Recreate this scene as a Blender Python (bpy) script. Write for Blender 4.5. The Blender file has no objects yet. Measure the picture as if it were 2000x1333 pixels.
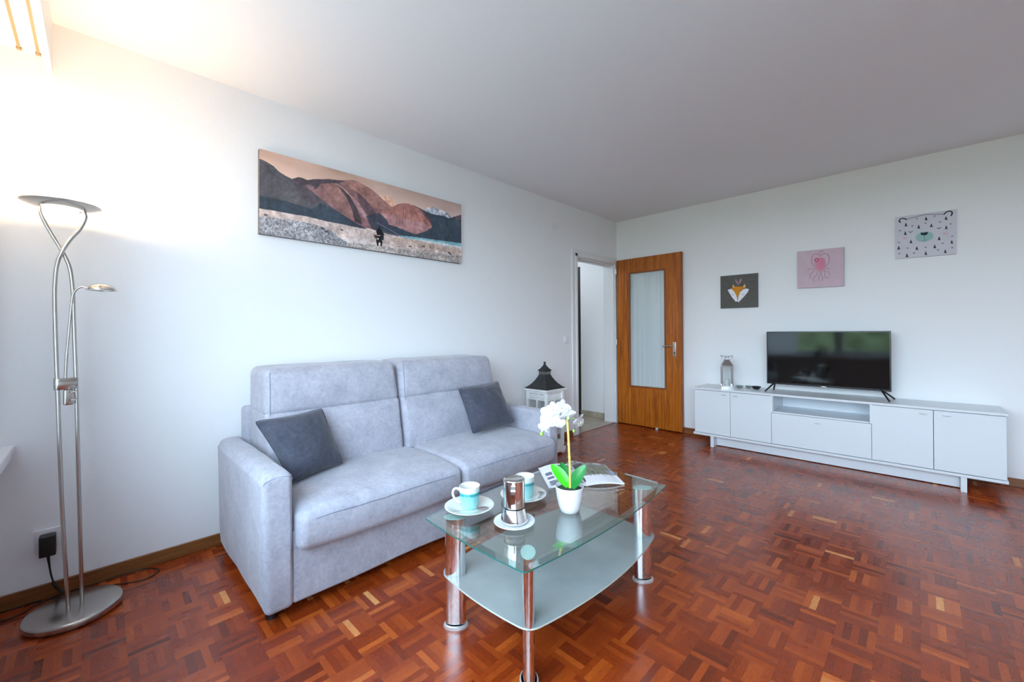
import bpy, bmesh, math, random
import numpy as np
from mathutils import Vector, Matrix

random.seed(7); np.random.seed(7)
C = bpy.context.scene.collection
S = bpy.context.scene
PI = math.pi

# ------------------------------------------------------------------ camera
cam_d = bpy.data.cameras.new('camera'); cam = bpy.data.objects.new('camera', cam_d); C.objects.link(cam)
_yaw, _roll = 0.7795, -0.0082
_F = Vector((-math.sin(_yaw), math.cos(_yaw), 0)); _R = Vector((math.cos(_yaw), math.sin(_yaw), 0)); _U = Vector((0, 0, 1))
_R2 = math.cos(_roll)*_R + math.sin(_roll)*_U; _U2 = -math.sin(_roll)*_R + math.cos(_roll)*_U
_m = Matrix.Identity(4)
for i in range(3):
    _m[i][0] = _R2[i]; _m[i][1] = _U2[i]; _m[i][2] = -_F[i]
_m[0][3], _m[1][3], _m[2][3] = 2.686, -4.5968, 1.1274
cam.matrix_world = _m
cam_d.sensor_width = 36; cam_d.lens = 803.26/2000*36; cam_d.shift_y = -16.17/2000
cam_d.clip_start = 0.05; cam_d.clip_end = 200
S.camera = cam

# ------------------------------------------------------------------ world, lights, exposure
S.view_settings.view_transform = 'Standard'; S.view_settings.look = 'None'
S.view_settings.gamma = 1; S.view_settings.use_curve_mapping = False
S.view_settings.exposure = 0.20
S.cycles.max_bounces = 14; S.cycles.diffuse_bounces = 8; S.cycles.transparent_max_bounces = 24
S.cycles.glossy_bounces = 6; S.cycles.caustics_reflective = False; S.cycles.caustics_refractive = False
S.cycles.sample_clamp_indirect = 6
W = bpy.data.worlds.new('sky'); S.world = W; W.use_nodes = True
wn = W.node_tree.nodes; wl = W.node_tree.links
bg = wn['Background']
tc = wn.new('ShaderNodeTexCoord'); sx = wn.new('ShaderNodeSeparateXYZ'); rp = wn.new('ShaderNodeValToRGB')
wl.new(tc.outputs['Generated'], sx.inputs[0]); wl.new(sx.outputs[2], rp.inputs[0]); wl.new(rp.outputs[0], bg.inputs[0])
rp.color_ramp.elements[0].position = 0.0; rp.color_ramp.elements[0].color = (0.80, 0.95, 1.10, 1)
rp.color_ramp.elements[1].position = 0.7; rp.color_ramp.elements[1].color = (0.55, 0.78, 1.0, 1)
bg.inputs[1].default_value = 15.0

def area_light(name, loc, rot, sx_, sy_, power, color, portal=False):
    d = bpy.data.lights.new(name, 'AREA'); d.shape = 'RECTANGLE'; d.size = sx_; d.size_y = sy_
    d.energy = power; d.color = color
    o = bpy.data.objects.new(name, d); C.objects.link(o); o.location = loc; o.rotation_euler = rot
    if portal: d.cycles.is_portal = True
    return o
area_light('window_portal', (2.35, -5.02, 1.49), (PI/2, 0, 0), 3.9, 1.58, 1, (1, 1, 1), True)
def point_light(name, loc, power, color, r=0.05):
    d = bpy.data.lights.new(name, 'POINT'); d.energy = power; d.color = color; d.shadow_soft_size = r
    o = bpy.data.objects.new(name, d); C.objects.link(o); o.location = loc
    return o
point_light('hall_fill_light', (-1.0, -0.75, 2.2), 14, (0.84, 0.92, 1.0), 0.12)  # unseen fill added to brighten the hallway, no fixture modelled
_tb = area_light('torchiere_bulb_light', (0.24, -4.69, 1.6545), (PI, 0, 0), 0.11, 0.11, 5.0, (1.0, 0.66, 0.34)); _tb.data.shape = 'DISK'
point_light('torchiere_glow_light', (0.24, -4.69, 1.676), 7.0, (1.0, 0.70, 0.40), 0.03)

# ------------------------------------------------------------------ helpers: nodes
def newmat(name):
    m = bpy.data.materials.new(name); m.use_nodes = True
    return m, m.node_tree.nodes, m.node_tree.links, m.node_tree.nodes['Principled BSDF']
def srgb(r, g, b):
    f = lambda c: (c/255/12.92) if c/255 <= 0.04045 else ((c/255+0.055)/1.055)**2.4
    return (f(r), f(g), f(b), 1)
def noise_node(n, l, scale, detail=3, rough=0.5, vec=None, dim='3D'):
    t = n.new('ShaderNodeTexNoise'); t.inputs['Scale'].default_value = scale
    t.inputs['Detail'].default_value = detail; t.inputs['Roughness'].default_value = rough
    if vec is None:
        g = n.new('ShaderNodeTexCoord'); l.new(g.outputs['Object'], t.inputs['Vector'])
    else: l.new(vec, t.inputs['Vector'])
    return t
def add_bump(n, l, bsdf, height, strength, dist=0.01):
    b = n.new('ShaderNodeBump'); b.inputs['Strength'].default_value = strength; b.inputs['Distance'].default_value = dist
    l.new(height, b.inputs['Height']); l.new(b.outputs[0], bsdf.inputs['Normal']); return b
def plain(name, col, rough=0.5, metal=0.0, bump=0, bscale=200, spec=None, var=0.0, vscale=3, coat=0, sheen=0):
    m, n, l, p = newmat(name)
    p.inputs['Base Color'].default_value = col; p.inputs['Roughness'].default_value = rough
    p.inputs['Metallic'].default_value = metal
    if spec is not None: p.inputs['Specular IOR Level'].default_value = spec
    if coat: p.inputs['Coat Weight'].default_value = coat; p.inputs['Coat Roughness'].default_value = 0.05
    if sheen: p.inputs['Sheen Weight'].default_value = sheen; p.inputs['Sheen Roughness'].default_value = 0.5
    t = noise_node(n, l, vscale, 4)
    mx = n.new('ShaderNodeMix'); mx.data_type = 'RGBA'; mx.inputs[0].default_value = 0
    mx.inputs[6].default_value = tuple(min(1, c*(1-var)) for c in col[:3])+(1,)
    mx.inputs[7].default_value = tuple(min(1, c*(1+var)) for c in col[:3])+(1,)
    l.new(t.outputs[0], mx.inputs[0]); l.new(mx.outputs[2], p.inputs['Base Color'])
    if bump:
        t2 = noise_node(n, l, bscale, 3); add_bump(n, l, p, t2.outputs[0], bump, 0.002)
    return m
class NX:
    def __init__(s, n, l): s.n, s.l = n, l
    def m(s, op, *a):
        q = s.n.new('ShaderNodeMath'); q.operation = op
        for i, v in enumerate(a):
            if isinstance(v, (int, float)): q.inputs[i].default_value = v
            else: s.l.new(v, q.inputs[i])
        return q.outputs[0]
    def xyz(s, x, y, z):
        q = s.n.new('ShaderNodeCombineXYZ')
        for i, v in enumerate((x, y, z)):
            if isinstance(v, (int, float)): q.inputs[i].default_value = v
            else: s.l.new(v, q.inputs[i])
        return q.outputs[0]
    def mix(s, f, a, b):   # scalar
        return s.m('ADD', s.m('MULTIPLY', a, s.m('SUBTRACT', 1.0, f)), s.m('MULTIPLY', b, f))
def ramp(n, l, fac, stops, interp='LINEAR'):
    r = n.new('ShaderNodeValToRGB'); r.color_ramp.interpolation = interp
    e = r.color_ramp.elements
    e[0].position, e[0].color = stops[0]; e[1].position, e[1].color = stops[1]
    for p_, c_ in stops[2:]:
        k = e.new(p_); k.color = c_
    l.new(fac, r.inputs[0]); return r

# ------------------------------------------------------------------ materials
def parquet():
    m, n, l, p = newmat('parquet'); X = NX(n, l)
    g = n.new('ShaderNodeNewGeometry'); s = n.new('ShaderNodeSeparateXYZ'); l.new(g.outputs['Position'], s.inputs[0])
    T = 0.1150
    x = X.m('DIVIDE', X.m('ADD', s.outputs[0], -2.455+5.0*T*20), T); y = X.m('DIVIDE', X.m('ADD', s.outputs[1], 2.684+T*60), T)
    cx, cy = X.m('FLOOR', x), X.m('FLOOR', y)
    par = X.m('FLOORED_MODULO', X.m('ADD', cx, cy), 2.0)
    u, v = X.m('FRACT', x), X.m('FRACT', y)
    ac = X.mix(par, u, v); al = X.mix(par, v, u)
    k5 = X.m('MULTIPLY', ac, 5.0); k = X.m('FLOOR', k5); fk = X.m('FRACT', k5)
    w = n.new('ShaderNodeTexWhiteNoise'); w.noise_dimensions = '3D'; l.new(X.xyz(X.m('ADD', cx, 0.5), X.m('ADD', cy, 0.5), X.m('ADD', k, 0.5)), w.inputs[0])
    w2 = n.new('ShaderNodeTexWhiteNoise'); w2.noise_dimensions = '2D'; l.new(X.xyz(X.m('ADD', cx, 0.5), X.m('ADD', cy, 0.5), 0.0), w2.inputs[0])
    r = X.m('ADD', X.m('MULTIPLY', w.outputs[0], 0.70), X.m('MULTIPLY', w2.outputs[0], 0.30))
    cr = ramp(n, l, r, [(0.0, srgb(92, 36, 16)), (0.20, srgb(130, 47, 15)), (0.55, srgb(151, 59, 17)), (0.80, srgb(170, 74, 22)), (0.92, srgb(192, 92, 32)), (0.955, srgb(224, 150, 86))])
    # grain along each strip
    off = X.m('MULTIPLY', w.outputs[0], 37.0)
    gv = X.xyz(X.m('ADD', X.m('MULTIPLY', ac, 14.0), off), X.m('ADD', X.m('MULTIPLY', al, 0.9), off), off)
    gn = noise_node(n, l, 6.0, 5, 0.65, gv)
    mul = n.new('ShaderNodeMix'); mul.data_type = 'RGBA'; mul.blend_type = 'MULTIPLY'; mul.inputs[0].default_value = 1
    gr = ramp(n, l, gn.outputs[0], [(0.30, (0.50, 0.44, 0.42, 1)), (0.55, (1.0, 1.0, 1.0, 1)), (0.72, (1.28, 1.32, 1.3, 1))])
    l.new(cr.outputs[0], mul.inputs[6]); l.new(gr.outputs[0], mul.inputs[7])
    # joints
    e1 = X.m('MINIMUM', fk, X.m('SUBTRACT', 1.0, fk)); e2 = X.m('MINIMUM', al, X.m('SUBTRACT', 1.0, al))
    j = X.m('MAXIMUM', X.m('LESS_THAN', e1, 0.014), X.m('LESS_THAN', e2, 0.0040))
    dk = n.new('ShaderNodeMix'); dk.data_type = 'RGBA'
    l.new(X.m('MULTIPLY', j, 0.60), dk.inputs[0]); l.new(mul.outputs[2], dk.inputs[6]); dk.inputs[7].default_value = srgb(58, 22, 14)
    l.new(dk.outputs[2], p.inputs['Base Color'])
    rn = noise_node(n, l, 9, 3); rr = X.m('ADD', X.m('MULTIPLY', rn.outputs[0], 0.10), X.m('ADD', X.m('MULTIPLY', w.outputs[0], 0.06), 0.20))
    l.new(rr, p.inputs['Roughness']); p.inputs['Specular IOR Level'].default_value = 0.5; p.inputs['Coat Weight'].default_value = 0.12; p.inputs['Coat Roughness'].default_value = 0.2
    h = X.m('SUBTRACT', X.m('ADD', X.m('MULTIPLY', gn.outputs[0], 0.25), X.m('MULTIPLY', w.outputs[0], 0.12)), X.m('MULTIPLY', j, 0.5))
    wv = noise_node(n, l, 5, 2); h2 = X.m('ADD', h, X.m('MULTIPLY', wv.outputs[0], 0.6))
    add_bump(n, l, p, h2, 0.03, 0.002)
    return m
M_floor = parquet()

def plaster(name, col, bs=0.25, sc=110):
    m, n, l, p = newmat(name); p.inputs['Base Color'].default_value = col; p.inputs['Roughness'].default_value = 0.75
    p.inputs['Specular IOR Level'].default_value = 0.25
    t = noise_node(n, l, sc, 3, 0.6); t2 = noise_node(n, l, 9, 3, 0.6)
    X = NX(n, l); h = X.m('ADD', t.outputs[0], X.m('MULTIPLY', t2.outputs[0], 1.2))
    add_bump(n, l, p, h, bs, 0.0025); return m
M_wall = plaster('wall_paint', (0.84, 0.855, 0.87, 1))
M_ceil = plaster('ceiling_paint', (0.80, 0.82, 0.845, 1), 0.12)
M_white = plain('white_lacquer', (0.80, 0.81, 0.84, 1), 0.35, var=0.02)
M_wframe = plain('white_door_frame', (0.78, 0.79, 0.80, 1), 0.30, var=0.02)
M_cab = plain('cabinet_white', (0.69, 0.73, 0.765, 1), 0.28, var=0.015, bump=0.05, bscale=500)

def wood(name, stops, axis='z', scale=26.0, stretch=0.06, rough=0.35, bandfreq=0.0, bump=0.1):
    m, n, l, p = newmat(name); X = NX(n, l)
    g = n.new('ShaderNodeNewGeometry'); s = n.new('ShaderNodeSeparateXYZ'); l.new(g.outputs['Position'], s.inputs[0])
    a = [s.outputs[0], s.outputs[1], s.outputs[2]]; i = 'xyz'.index(axis)
    c = [X.m('MULTIPLY', a[q], stretch if q == i else 1.0) for q in range(3)]
    v = X.xyz(*c)
    t = noise_node(n, l, scale, 6, 0.6, v); t2 = noise_node(n, l, scale*7, 4, 0.6, v)
    f = X.m('ADD', X.m('MULTIPLY', t.outputs[0], 0.65), X.m('MULTIPLY', t2.outputs[0], 0.35))
    f = X.m('ADD', X.m('MULTIPLY', X.m('SUBTRACT', f, 0.5), 2.7), 0.5)
    r = ramp(n, l, f, stops); l.new(r.outputs[0], p.inputs['Base Color'])
    p.inputs['Roughness'].default_value = rough
    if bump: add_bump(n, l, p, t2.outputs[0], bump, 0.001)
    return m
M_doorwood = wood('teak_veneer', [(0.1, srgb(112, 52, 6)), (0.40, srgb(158, 82, 10)), (0.65, srgb(180, 100, 18)), (0.95, srgb(204, 130, 44))], 'z', 48, 0.035, 0.35)
M_doorwood_edge = wood('teak_edge', [(0.1, srgb(112, 52, 18)), (0.5, srgb(138, 72, 28)), (0.95, srgb(160, 90, 40))], 'z', 40, 0.05, 0.4)
M_base_y = wood('baseboard_wood', [(0.1, srgb(98, 58, 26)), (0.5, srgb(126, 78, 38)), (0.95, srgb(150, 98, 52))], 'y', 30, 0.05, 0.4)
M_base_x = wood('baseboard_wood_back', [(0.1, srgb(96, 56, 30)), (0.5, srgb(128, 80, 44)), (0.95, srgb(150, 100, 60))], 'x', 30, 0.05, 0.4)
M_trimwhite = M_white
M_chrome = plain('chrome', (0.82, 0.82, 0.83, 1), 0.07, 1.0)
M_steel = plain('polished_steel', (0.84, 0.83, 0.82, 1), 0.08, 1.0)
M_handle = plain('satin_handle', (0.62, 0.60, 0.56, 1), 0.28, 1.0)
def brushed(name, col, rough):
    m, n, l, p = newmat(name); X = NX(n, l)
    p.inputs['Base Color'].default_value = col; p.inputs['Metallic'].default_value = 1; p.inputs['Roughness'].default_value = rough
    g = n.new('ShaderNodeTexCoord'); mp = n.new('ShaderNodeMapping'); mp.inputs['Scale'].default_value = (1, 60, 60)
    mp.inputs['Rotation'].default_value = (0, 0, 0.7)
    l.new(g.outputs['Object'], mp.inputs[0]); t = noise_node(n, l, 14, 3, 0.5, mp.outputs[0]); add_bump(n, l, p, t.outputs[0], 0.08, 0.001)
    return m
M_nickel = brushed('brushed_nickel', (0.56, 0.53, 0.485, 1), 0.22)
M_black = plain('black_plastic', (0.008, 0.008, 0.009, 1), 0.35)
M_darkgap = plain('dark_interior', (0.01, 0.01, 0.01, 1), 0.9)
M_porcelain = plain('porcelain', (0.68, 0.67, 0.63, 1), 0.12, coat=0.4)
M_potwhite = plain('pot_white', (0.70, 0.715, 0.74, 1), 0.22, var=0.01)

def fabric(name, c1, c2, c3, sheen=0.35, sc=4.0):
    m, n, l, p = newmat(name); X = NX(n, l)
    t = noise_node(n, l, sc, 6, 0.7); t2 = noise_node(n, l, 55, 5, 0.75); t3 = noise_node(n, l, 420, 2, 0.5)
    f = X.m('ADD', X.m('MULTIPLY', t.outputs[0], 0.5), X.m('MULTIPLY', t2.outputs[0], 0.5))
    f = X.m('ADD', X.m('MULTIPLY', X.m('SUBTRACT', f, 0.5), 1.9), 0.5)
    r = ramp(n, l, f, [(0.1, c1), (0.5, c2), (0.9, c3)]); l.new(r.outputs[0], p.inputs['Base Color'])
    p.inputs['Roughness'].default_value = 0.9; p.inputs['Specular IOR Level'].default_value = 0.15
    p.inputs['Sheen Weight'].default_value = sheen; p.inputs['Sheen Roughness'].default_value = 0.45
    h = X.m('ADD', X.m('MULTIPLY', t3.outputs[0], 0.7), X.m('MULTIPLY', t2.outputs[0], 0.8))
    add_bump(n, l, p, h, 0.35, 0.0015); return m
M_sofa = fabric('sofa_fabric', srgb(144, 144, 155), srgb(167, 167, 178), srgb(190, 189, 199), 0.25, 9.0)
M_seam = fabric('seam_fabric', srgb(106, 110, 128), srgb(118, 124, 142), srgb(132, 136, 152))
M_pillow = fabric('pillow_fabric', srgb(54, 55, 66), srgb(68, 70, 82), srgb(86, 88, 101), 0.3, 9)

def glassmix(name, tint, refl=(0.95, 1, 0.98, 1), ior=1.5, rough=0.0, extra=1.0):
    m = bpy.data.materials.new(name); m.use_nodes = True; n, l = m.node_tree.nodes, m.node_tree.links
    n.remove(n['Principled BSDF']); out = n['Material Output']
    tr = n.new('ShaderNodeBsdfTransparent'); tr.inputs[0].default_value = tint
    gl = n.new('ShaderNodeBsdfGlossy'); gl.inputs[0].default_value = refl; gl.inputs['Roughness'].default_value = rough
    X = NX(n, l); fr = n.new('ShaderNodeFresnel'); ge = n.new('ShaderNodeNewGeometry')
    l.new(X.mix(ge.outputs['Backfacing'], ior, 1.0/ior), fr.inputs[0])   # same Fresnel on both faces of the sheet
    f = X.m('MINIMUM', X.m('MULTIPLY', fr.outputs[0], extra), 1.0)
    mx = n.new('ShaderNodeMixShader'); l.new(f, mx.inputs[0]); l.new(tr.outputs[0], mx.inputs[1]); l.new(gl.outputs[0], mx.inputs[2])
    l.new(mx.outputs[0], out.inputs[0]); return m
M_glass = glassmix('table_glass', (0.935, 0.972, 0.962, 1), extra=1.7)
M_glass_edge = plain('glass_edge_green', (0.02, 0.13, 0.11, 1), 0.08)
M_clear = glassmix('clear_glass', (0.96, 0.98, 0.98, 1))
M_winglass = glassmix('window_glass', (0.97, 0.98, 0.98, 1), ior=1.3)
def frosted():
    m, n, l, p = newmat('frosted_glass'); X = NX(n, l)
    p.inputs['Base Color'].default_value = (0.4, 0.44, 0.44, 1); p.inputs['Roughness'].default_value = 0.12
    p.inputs['Alpha'].default_value = 0.80; p.inputs['Specular IOR Level'].default_value = 0.6
    t = noise_node(n, l, 7, 4); r = ramp(n, l, t.outputs[0], [(0.3, (0.31, 0.338, 0.334, 1)), (0.7, (0.37, 0.398, 0.392, 1))]); l.new(r.outputs[0], p.inputs['Base Color'])
    return m
M_frost = frosted()
def reeded():
    m, n, l, p = newmat('reeded_glass'); X = NX(n, l)
    p.inputs['Base Color'].default_value = (0.66, 0.76, 0.78, 1); p.inputs['Roughness'].default_value = 0.18
    p.inputs['Alpha'].default_value = 0.72
    g = n.new('ShaderNodeNewGeometry'); s = n.new('ShaderNodeSeparateXYZ'); l.new(g.outputs['Position'], s.inputs[0])
    t = noise_node(n, l, 1.0, 2, 0.5, X.xyz(X.m('MULTIPLY', s.outputs[0], 70.0), 0.0, X.m('MULTIPLY', s.outputs[2], 0.4)))
    r = ramp(n, l, t.outputs[0], [(0.3, (0.60, 0.69, 0.70, 1)), (0.7, (0.76, 0.84, 0.86, 1))]); l.new(r.outputs[0], p.inputs['Base Color'])
    return m
M_reed = reeded()
def emit(name, col, s):
    m = bpy.data.materials.new(name); m.use_nodes = True; n, l = m.node_tree.nodes, m.node_tree.links
    p = n['Principled BSDF']; p.inputs['Base Color'].default_value = (0.9, 0.9, 0.85, 1)
    p.inputs['Emission Color'].default_value = col; p.inputs['Emission Strength'].default_value = s
    return m
M_lampglass = emit('lit_diffuser_glass', (1.0, 0.86, 0.62, 1), 2.6)
def vcol(name, rough=0.6, bump=0.0, spec=0.3):
    m, n, l, p = newmat(name); a = n.new('ShaderNodeVertexColor'); a.layer_name = 'Col'
    l.new(a.outputs[0], p.inputs['Base Color']); p.inputs['Roughness'].default_value = rough; p.inputs['Specular IOR Level'].default_value = spec
    if bump: t = noise_node(n, l, 900, 2); add_bump(n, l, p, t.outputs[0], bump, 0.001)
    return m
M_print = vcol('canvas_print', 0.65, 0.15)
M_page = vcol('magazine_page', 0.30, 0, 0.5)
M_canvas_side = plain('canvas_side', (0.72, 0.72, 0.74, 1), 0.8, bump=0.2, bscale=800)

# ------------------------------------------------------------------ helpers: meshes
def rootloc(p):
    while p.parent is not None: p = p.parent
    return Vector(p.location)
def obj(name, bm, mats, parent=None, smooth=True, bevel=0.0, seg=2, angle=35, local=False, subsurf=0):
    me = bpy.data.meshes.new(name)
    if parent is not None and not local:
        bmesh.ops.translate(bm, verts=bm.verts, vec=-rootloc(parent))
    bm.normal_update(); bm.to_mesh(me); bm.free()
    if not isinstance(mats, (list, tuple)): mats = [mats]
    for m in mats: me.materials.append(m)
    o = bpy.data.objects.new(name, me); C.objects.link(o)
    if parent is not None: o.parent = parent
    if smooth:
        for p in me.polygons: p.use_smooth = True
        try: me.set_sharp_from_angle(angle=math.radians(angle))
        except Exception: pass
    if bevel > 0:
        b = o.modifiers.new('bevel', 'BEVEL'); b.width = bevel; b.segments = seg; b.limit_method = 'ANGLE'; b.angle_limit = math.radians(30)
        b.harden_normals = True
    if subsurf:
        s_ = o.modifiers.new('subd', 'SUBSURF'); s_.levels = subsurf; s_.render_levels = subsurf
    return o
def thing(name, label, cat, loc=(0, 0, 0), group=None):
    o = bpy.data.objects.new(name, None); C.objects.link(o); o.location = loc; o.empty_display_size = 0.05
    o['label'] = label; o['category'] = cat
    if group: o['group'] = group
    return o
def tag(o, label, cat, group=None, kind=None):
    o['label'] = label; o['category'] = cat
    if group: o['group'] = group
    if kind: o['kind'] = kind
    return o
def struct(o, label=None):
    o['kind'] = 'structure'
    if label: o['label'] = label
    return o
def setorigin(o, loc):
    """move a top-level mesh's origin to loc, keeping the geometry in place"""
    v = Vector(loc) - o.location
    o.data.transform(Matrix.Translation(-v)); o.location = loc; return o
def box(bm, x0, x1, y0, y1, z0, z1, mi=0):
    vs = [bm.verts.new((x, y, z)) for x in (x0, x1) for y in (y0, y1) for z in (z0, z1)]
    fs = []
    for q in ((0, 1, 3, 2), (4, 6, 7, 5), (0, 4, 5, 1), (2, 3, 7, 6), (0, 2, 6, 4), (1, 5, 7, 3)):
        f = bm.faces.new([vs[i] for i in q]); f.material_index = mi; fs.append(f)
    return vs
def BB(*a): bm = bmesh.new(); box(bm, *a); return bm
def obox(bm, c, ax, ay, az, hx, hy, hz, mi=0):
    c, ax, ay, az = Vector(c), Vector(ax).normalized(), Vector(ay).normalized(), Vector(az).normalized()
    vs = [bm.verts.new(c+ax*hx*i+ay*hy*j+az*hz*k) for i in (-1, 1) for j in (-1, 1) for k in (-1, 1)]
    for q in ((0, 1, 3, 2), (4, 6, 7, 5), (0, 4, 5, 1), (2, 3, 7, 6), (0, 2, 6, 4), (1, 5, 7, 3)):
        bm.faces.new([vs[i] for i in q]).material_index = mi
    return vs
def catmull(pts, n=8, closed=False):
    P = [Vector(p) for p in pts]; out = []
    N = len(P); rng = N if closed else N-1
    for i in range(rng):
        p0 = P[i-1] if (i > 0 or closed) else P[0]*2-P[1]
        p1 = P[i]; p2 = P[(i+1) % N]
        p3 = P[(i+2) % N] if (i+2 < N or closed) else P[-1]*2-P[-2]
        for k in range(n):
            t = k/n
            out.append(0.5*((2*p1)+(-p0+p2)*t+(2*p0-5*p1+4*p2-p3)*t*t+(-p0+3*p1-3*p2+p3)*t**3))
    if not closed: out.append(P[-1])
    return out
def tube(bm, pts, r, seg=12, closed=False, cap=True, mi=0, flat=1.0):
    pts = [Vector(p) for p in pts]; N = len(pts)
    R = r if isinstance(r, (list, tuple)) else [r]*N
    rings = []; up = None
    for i in range(N):
        if closed: t = pts[(i+1) % N]-pts[i-1]
        else: t = pts[min(i+1, N-1)]-pts[max(i-1, 0)]
        t.normalize()
        if up is None:
            a = Vector((0, 0, 1)) if abs(t.z) < 0.9 else Vector((1, 0, 0)); u = t.cross(a).normalized()
        else:
            u = (up - t*up.dot(t)).normalized()
        up = u; v = t.cross(u)
        rings.append([bm.verts.new(pts[i]+(u*math.cos(2*PI*k/seg)+v*math.sin(2*PI*k/seg)*flat)*R[i]) for k in range(seg)])
    M = N if closed else N-1
    for i in range(M):
        a, b = rings[i], rings[(i+1) % N]
        for k in range(seg):
            bm.faces.new((a[k], a[(k+1) % seg], b[(k+1) % seg], b[k])).material_index = mi
    if cap and not closed:
        bm.faces.new(rings[0][::-1]).material_index = mi; bm.faces.new(rings[-1]).material_index = mi
    return rings
def TUBE(pts, r, **k): bm = bmesh.new(); tube(bm, pts, r, **k); return bm
def lathe(bm, prof, c=(0, 0, 0), seg=48, mi=0, sx=1.0, sy=1.0, rot=0.0):
    """prof: list of (r, z)"""
    rings = []
    for r, z in prof:
        if r < 1e-6: rings.append([bm.verts.new((c[0], c[1], c[2]+z))])
        else:
            ring = []
            for k in range(seg):
                a = 2*PI*k/seg; px, py = r*sx*math.cos(a), r*sy*math.sin(a)
                ring.append(bm.verts.new((c[0]+px*math.cos(rot)-py*math.sin(rot), c[1]+px*math.sin(rot)+py*math.cos(rot), c[2]+z)))
            rings.append(ring)
    for i in range(len(rings)-1):
        a, b = rings[i], rings[i+1]
        for k in range(seg):
            k2 = (k+1) % seg
            if len(a) == 1 and len(b) == 1: continue
            if len(a) == 1: f = (a[0], b[k], b[k2]) if True else None
            elif len(b) == 1: f = (a[k], b[0], a[k2])
            else: f = (a[k], b[k], b[k2], a[k2])
            bm.faces.new(f[::-1]).material_index = mi
def LATHE(prof, **k): bm = bmesh.new(); lathe(bm, prof, **k); return bm
def rbox(bm, x0, x1, y0, y1, z0, z1, r, N=(10, 10, 10), fn=None, mi=0):
    """rounded box from gridded cube; fn(p, (a,b,c)) -> displaced p"""
    c = Vector(((x0+x1)/2, (y0+y1)/2, (z0+z1)/2)); h = Vector(((x1-x0)/2, (y1-y0)/2, (z1-z0)/2))
    r = min(r, min(h)*0.999)
    cache = {}
    def grid(n, hh):
        k = max(3, int(round(n*0.28))); rr = r/hh
        outer = [-1+rr*i/k for i in range(k)]; inner = [-1+rr+(2-2*rr)*i/max(1, n-2*k) for i in range(max(1, n-2*k)+1)]
        return outer+inner+[-v for v in outer[::-1]]
    G = [grid(N[i], h[i]) for i in range(3)]
    def vert(a, b, cc):
        key = (round(a, 5), round(b, 5), round(cc, 5))
        if key in cache: return cache[key]
        q = Vector((a*h.x, b*h.y, cc*h.z))
        inn = Vector([max(-(h[i]-r), min(h[i]-r, q[i])) for i in range(3)])
        d = q-inn
        if d.length > 1e-9:
            # spread around arcs
            dd = Vector([math.tan(d[i]/r*PI/4) for i in range(3)])
            q = inn+dd.normalized()*r
        p = q+c
        if fn: p = fn(p, (a, b, cc))
        v = bm.verts.new(p); cache[key] = v; return v
    for ax in range(3):
        o1, o2 = (ax+1) % 3, (ax+2) % 3
        for sgn in (-1, 1):
            for i in range(len(G[o1])-1):
                for j in range(len(G[o2])-1):
                    qs = []
                    for (ii, jj) in ((i, j), (i+1, j), (i+1, j+1), (i, j+1)):
                        t = [0, 0, 0]; t[ax] = sgn; t[o1] = G[o1][ii]; t[o2] = G[o2][jj]
                        qs.append(vert(*t))
                    if sgn < 0: qs = qs[::-1]
                    if len(set(qs)) >= 3:
                        try: bm.faces.new(qs).material_index = mi
                        except ValueError: pass
def nz(x, y=0.0, z=0.0):
    from mathutils import noise
    return noise.noise(Vector((x, y, z)))

# ------------------------------------------------------------------ numpy painter for prints
def lin(c):
    c = np.asarray(c, float)/255.0
    return np.where(c <= 0.04045, c/12.92, ((c+0.055)/1.055)**2.4)
def vnoise(h, w, f, oct=4, seed=0, ax=1.0, ay=1.0):
    rs = np.random.RandomState(seed); out = np.zeros((h, w)); amp = 1; tot = 0
    for o in range(oct):
        gx = max(2, int(f*ax*2**o)+2); gy = max(2, int(f*ay*2**o*h/w)+2)
        g = rs.rand(gy+1, gx+1)
        Y = np.linspace(0, gy-1e-3, h)[:, None]; X = np.linspace(0, gx-1e-3, w)[None, :]
        yi = Y.astype(int); xi = X.astype(int); fy = Y-yi; fx = X-xi; fy = fy*fy*(3-2*fy); fx = fx*fx*(3-2*fx)
        out += amp*((g[yi, xi]*(1-fx)+g[yi, xi+1]*fx)*(1-fy)+(g[yi+1, xi]*(1-fx)+g[yi+1, xi+1]*fx)*fy)
        tot += amp; amp *= 0.55
    return out/tot
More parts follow.
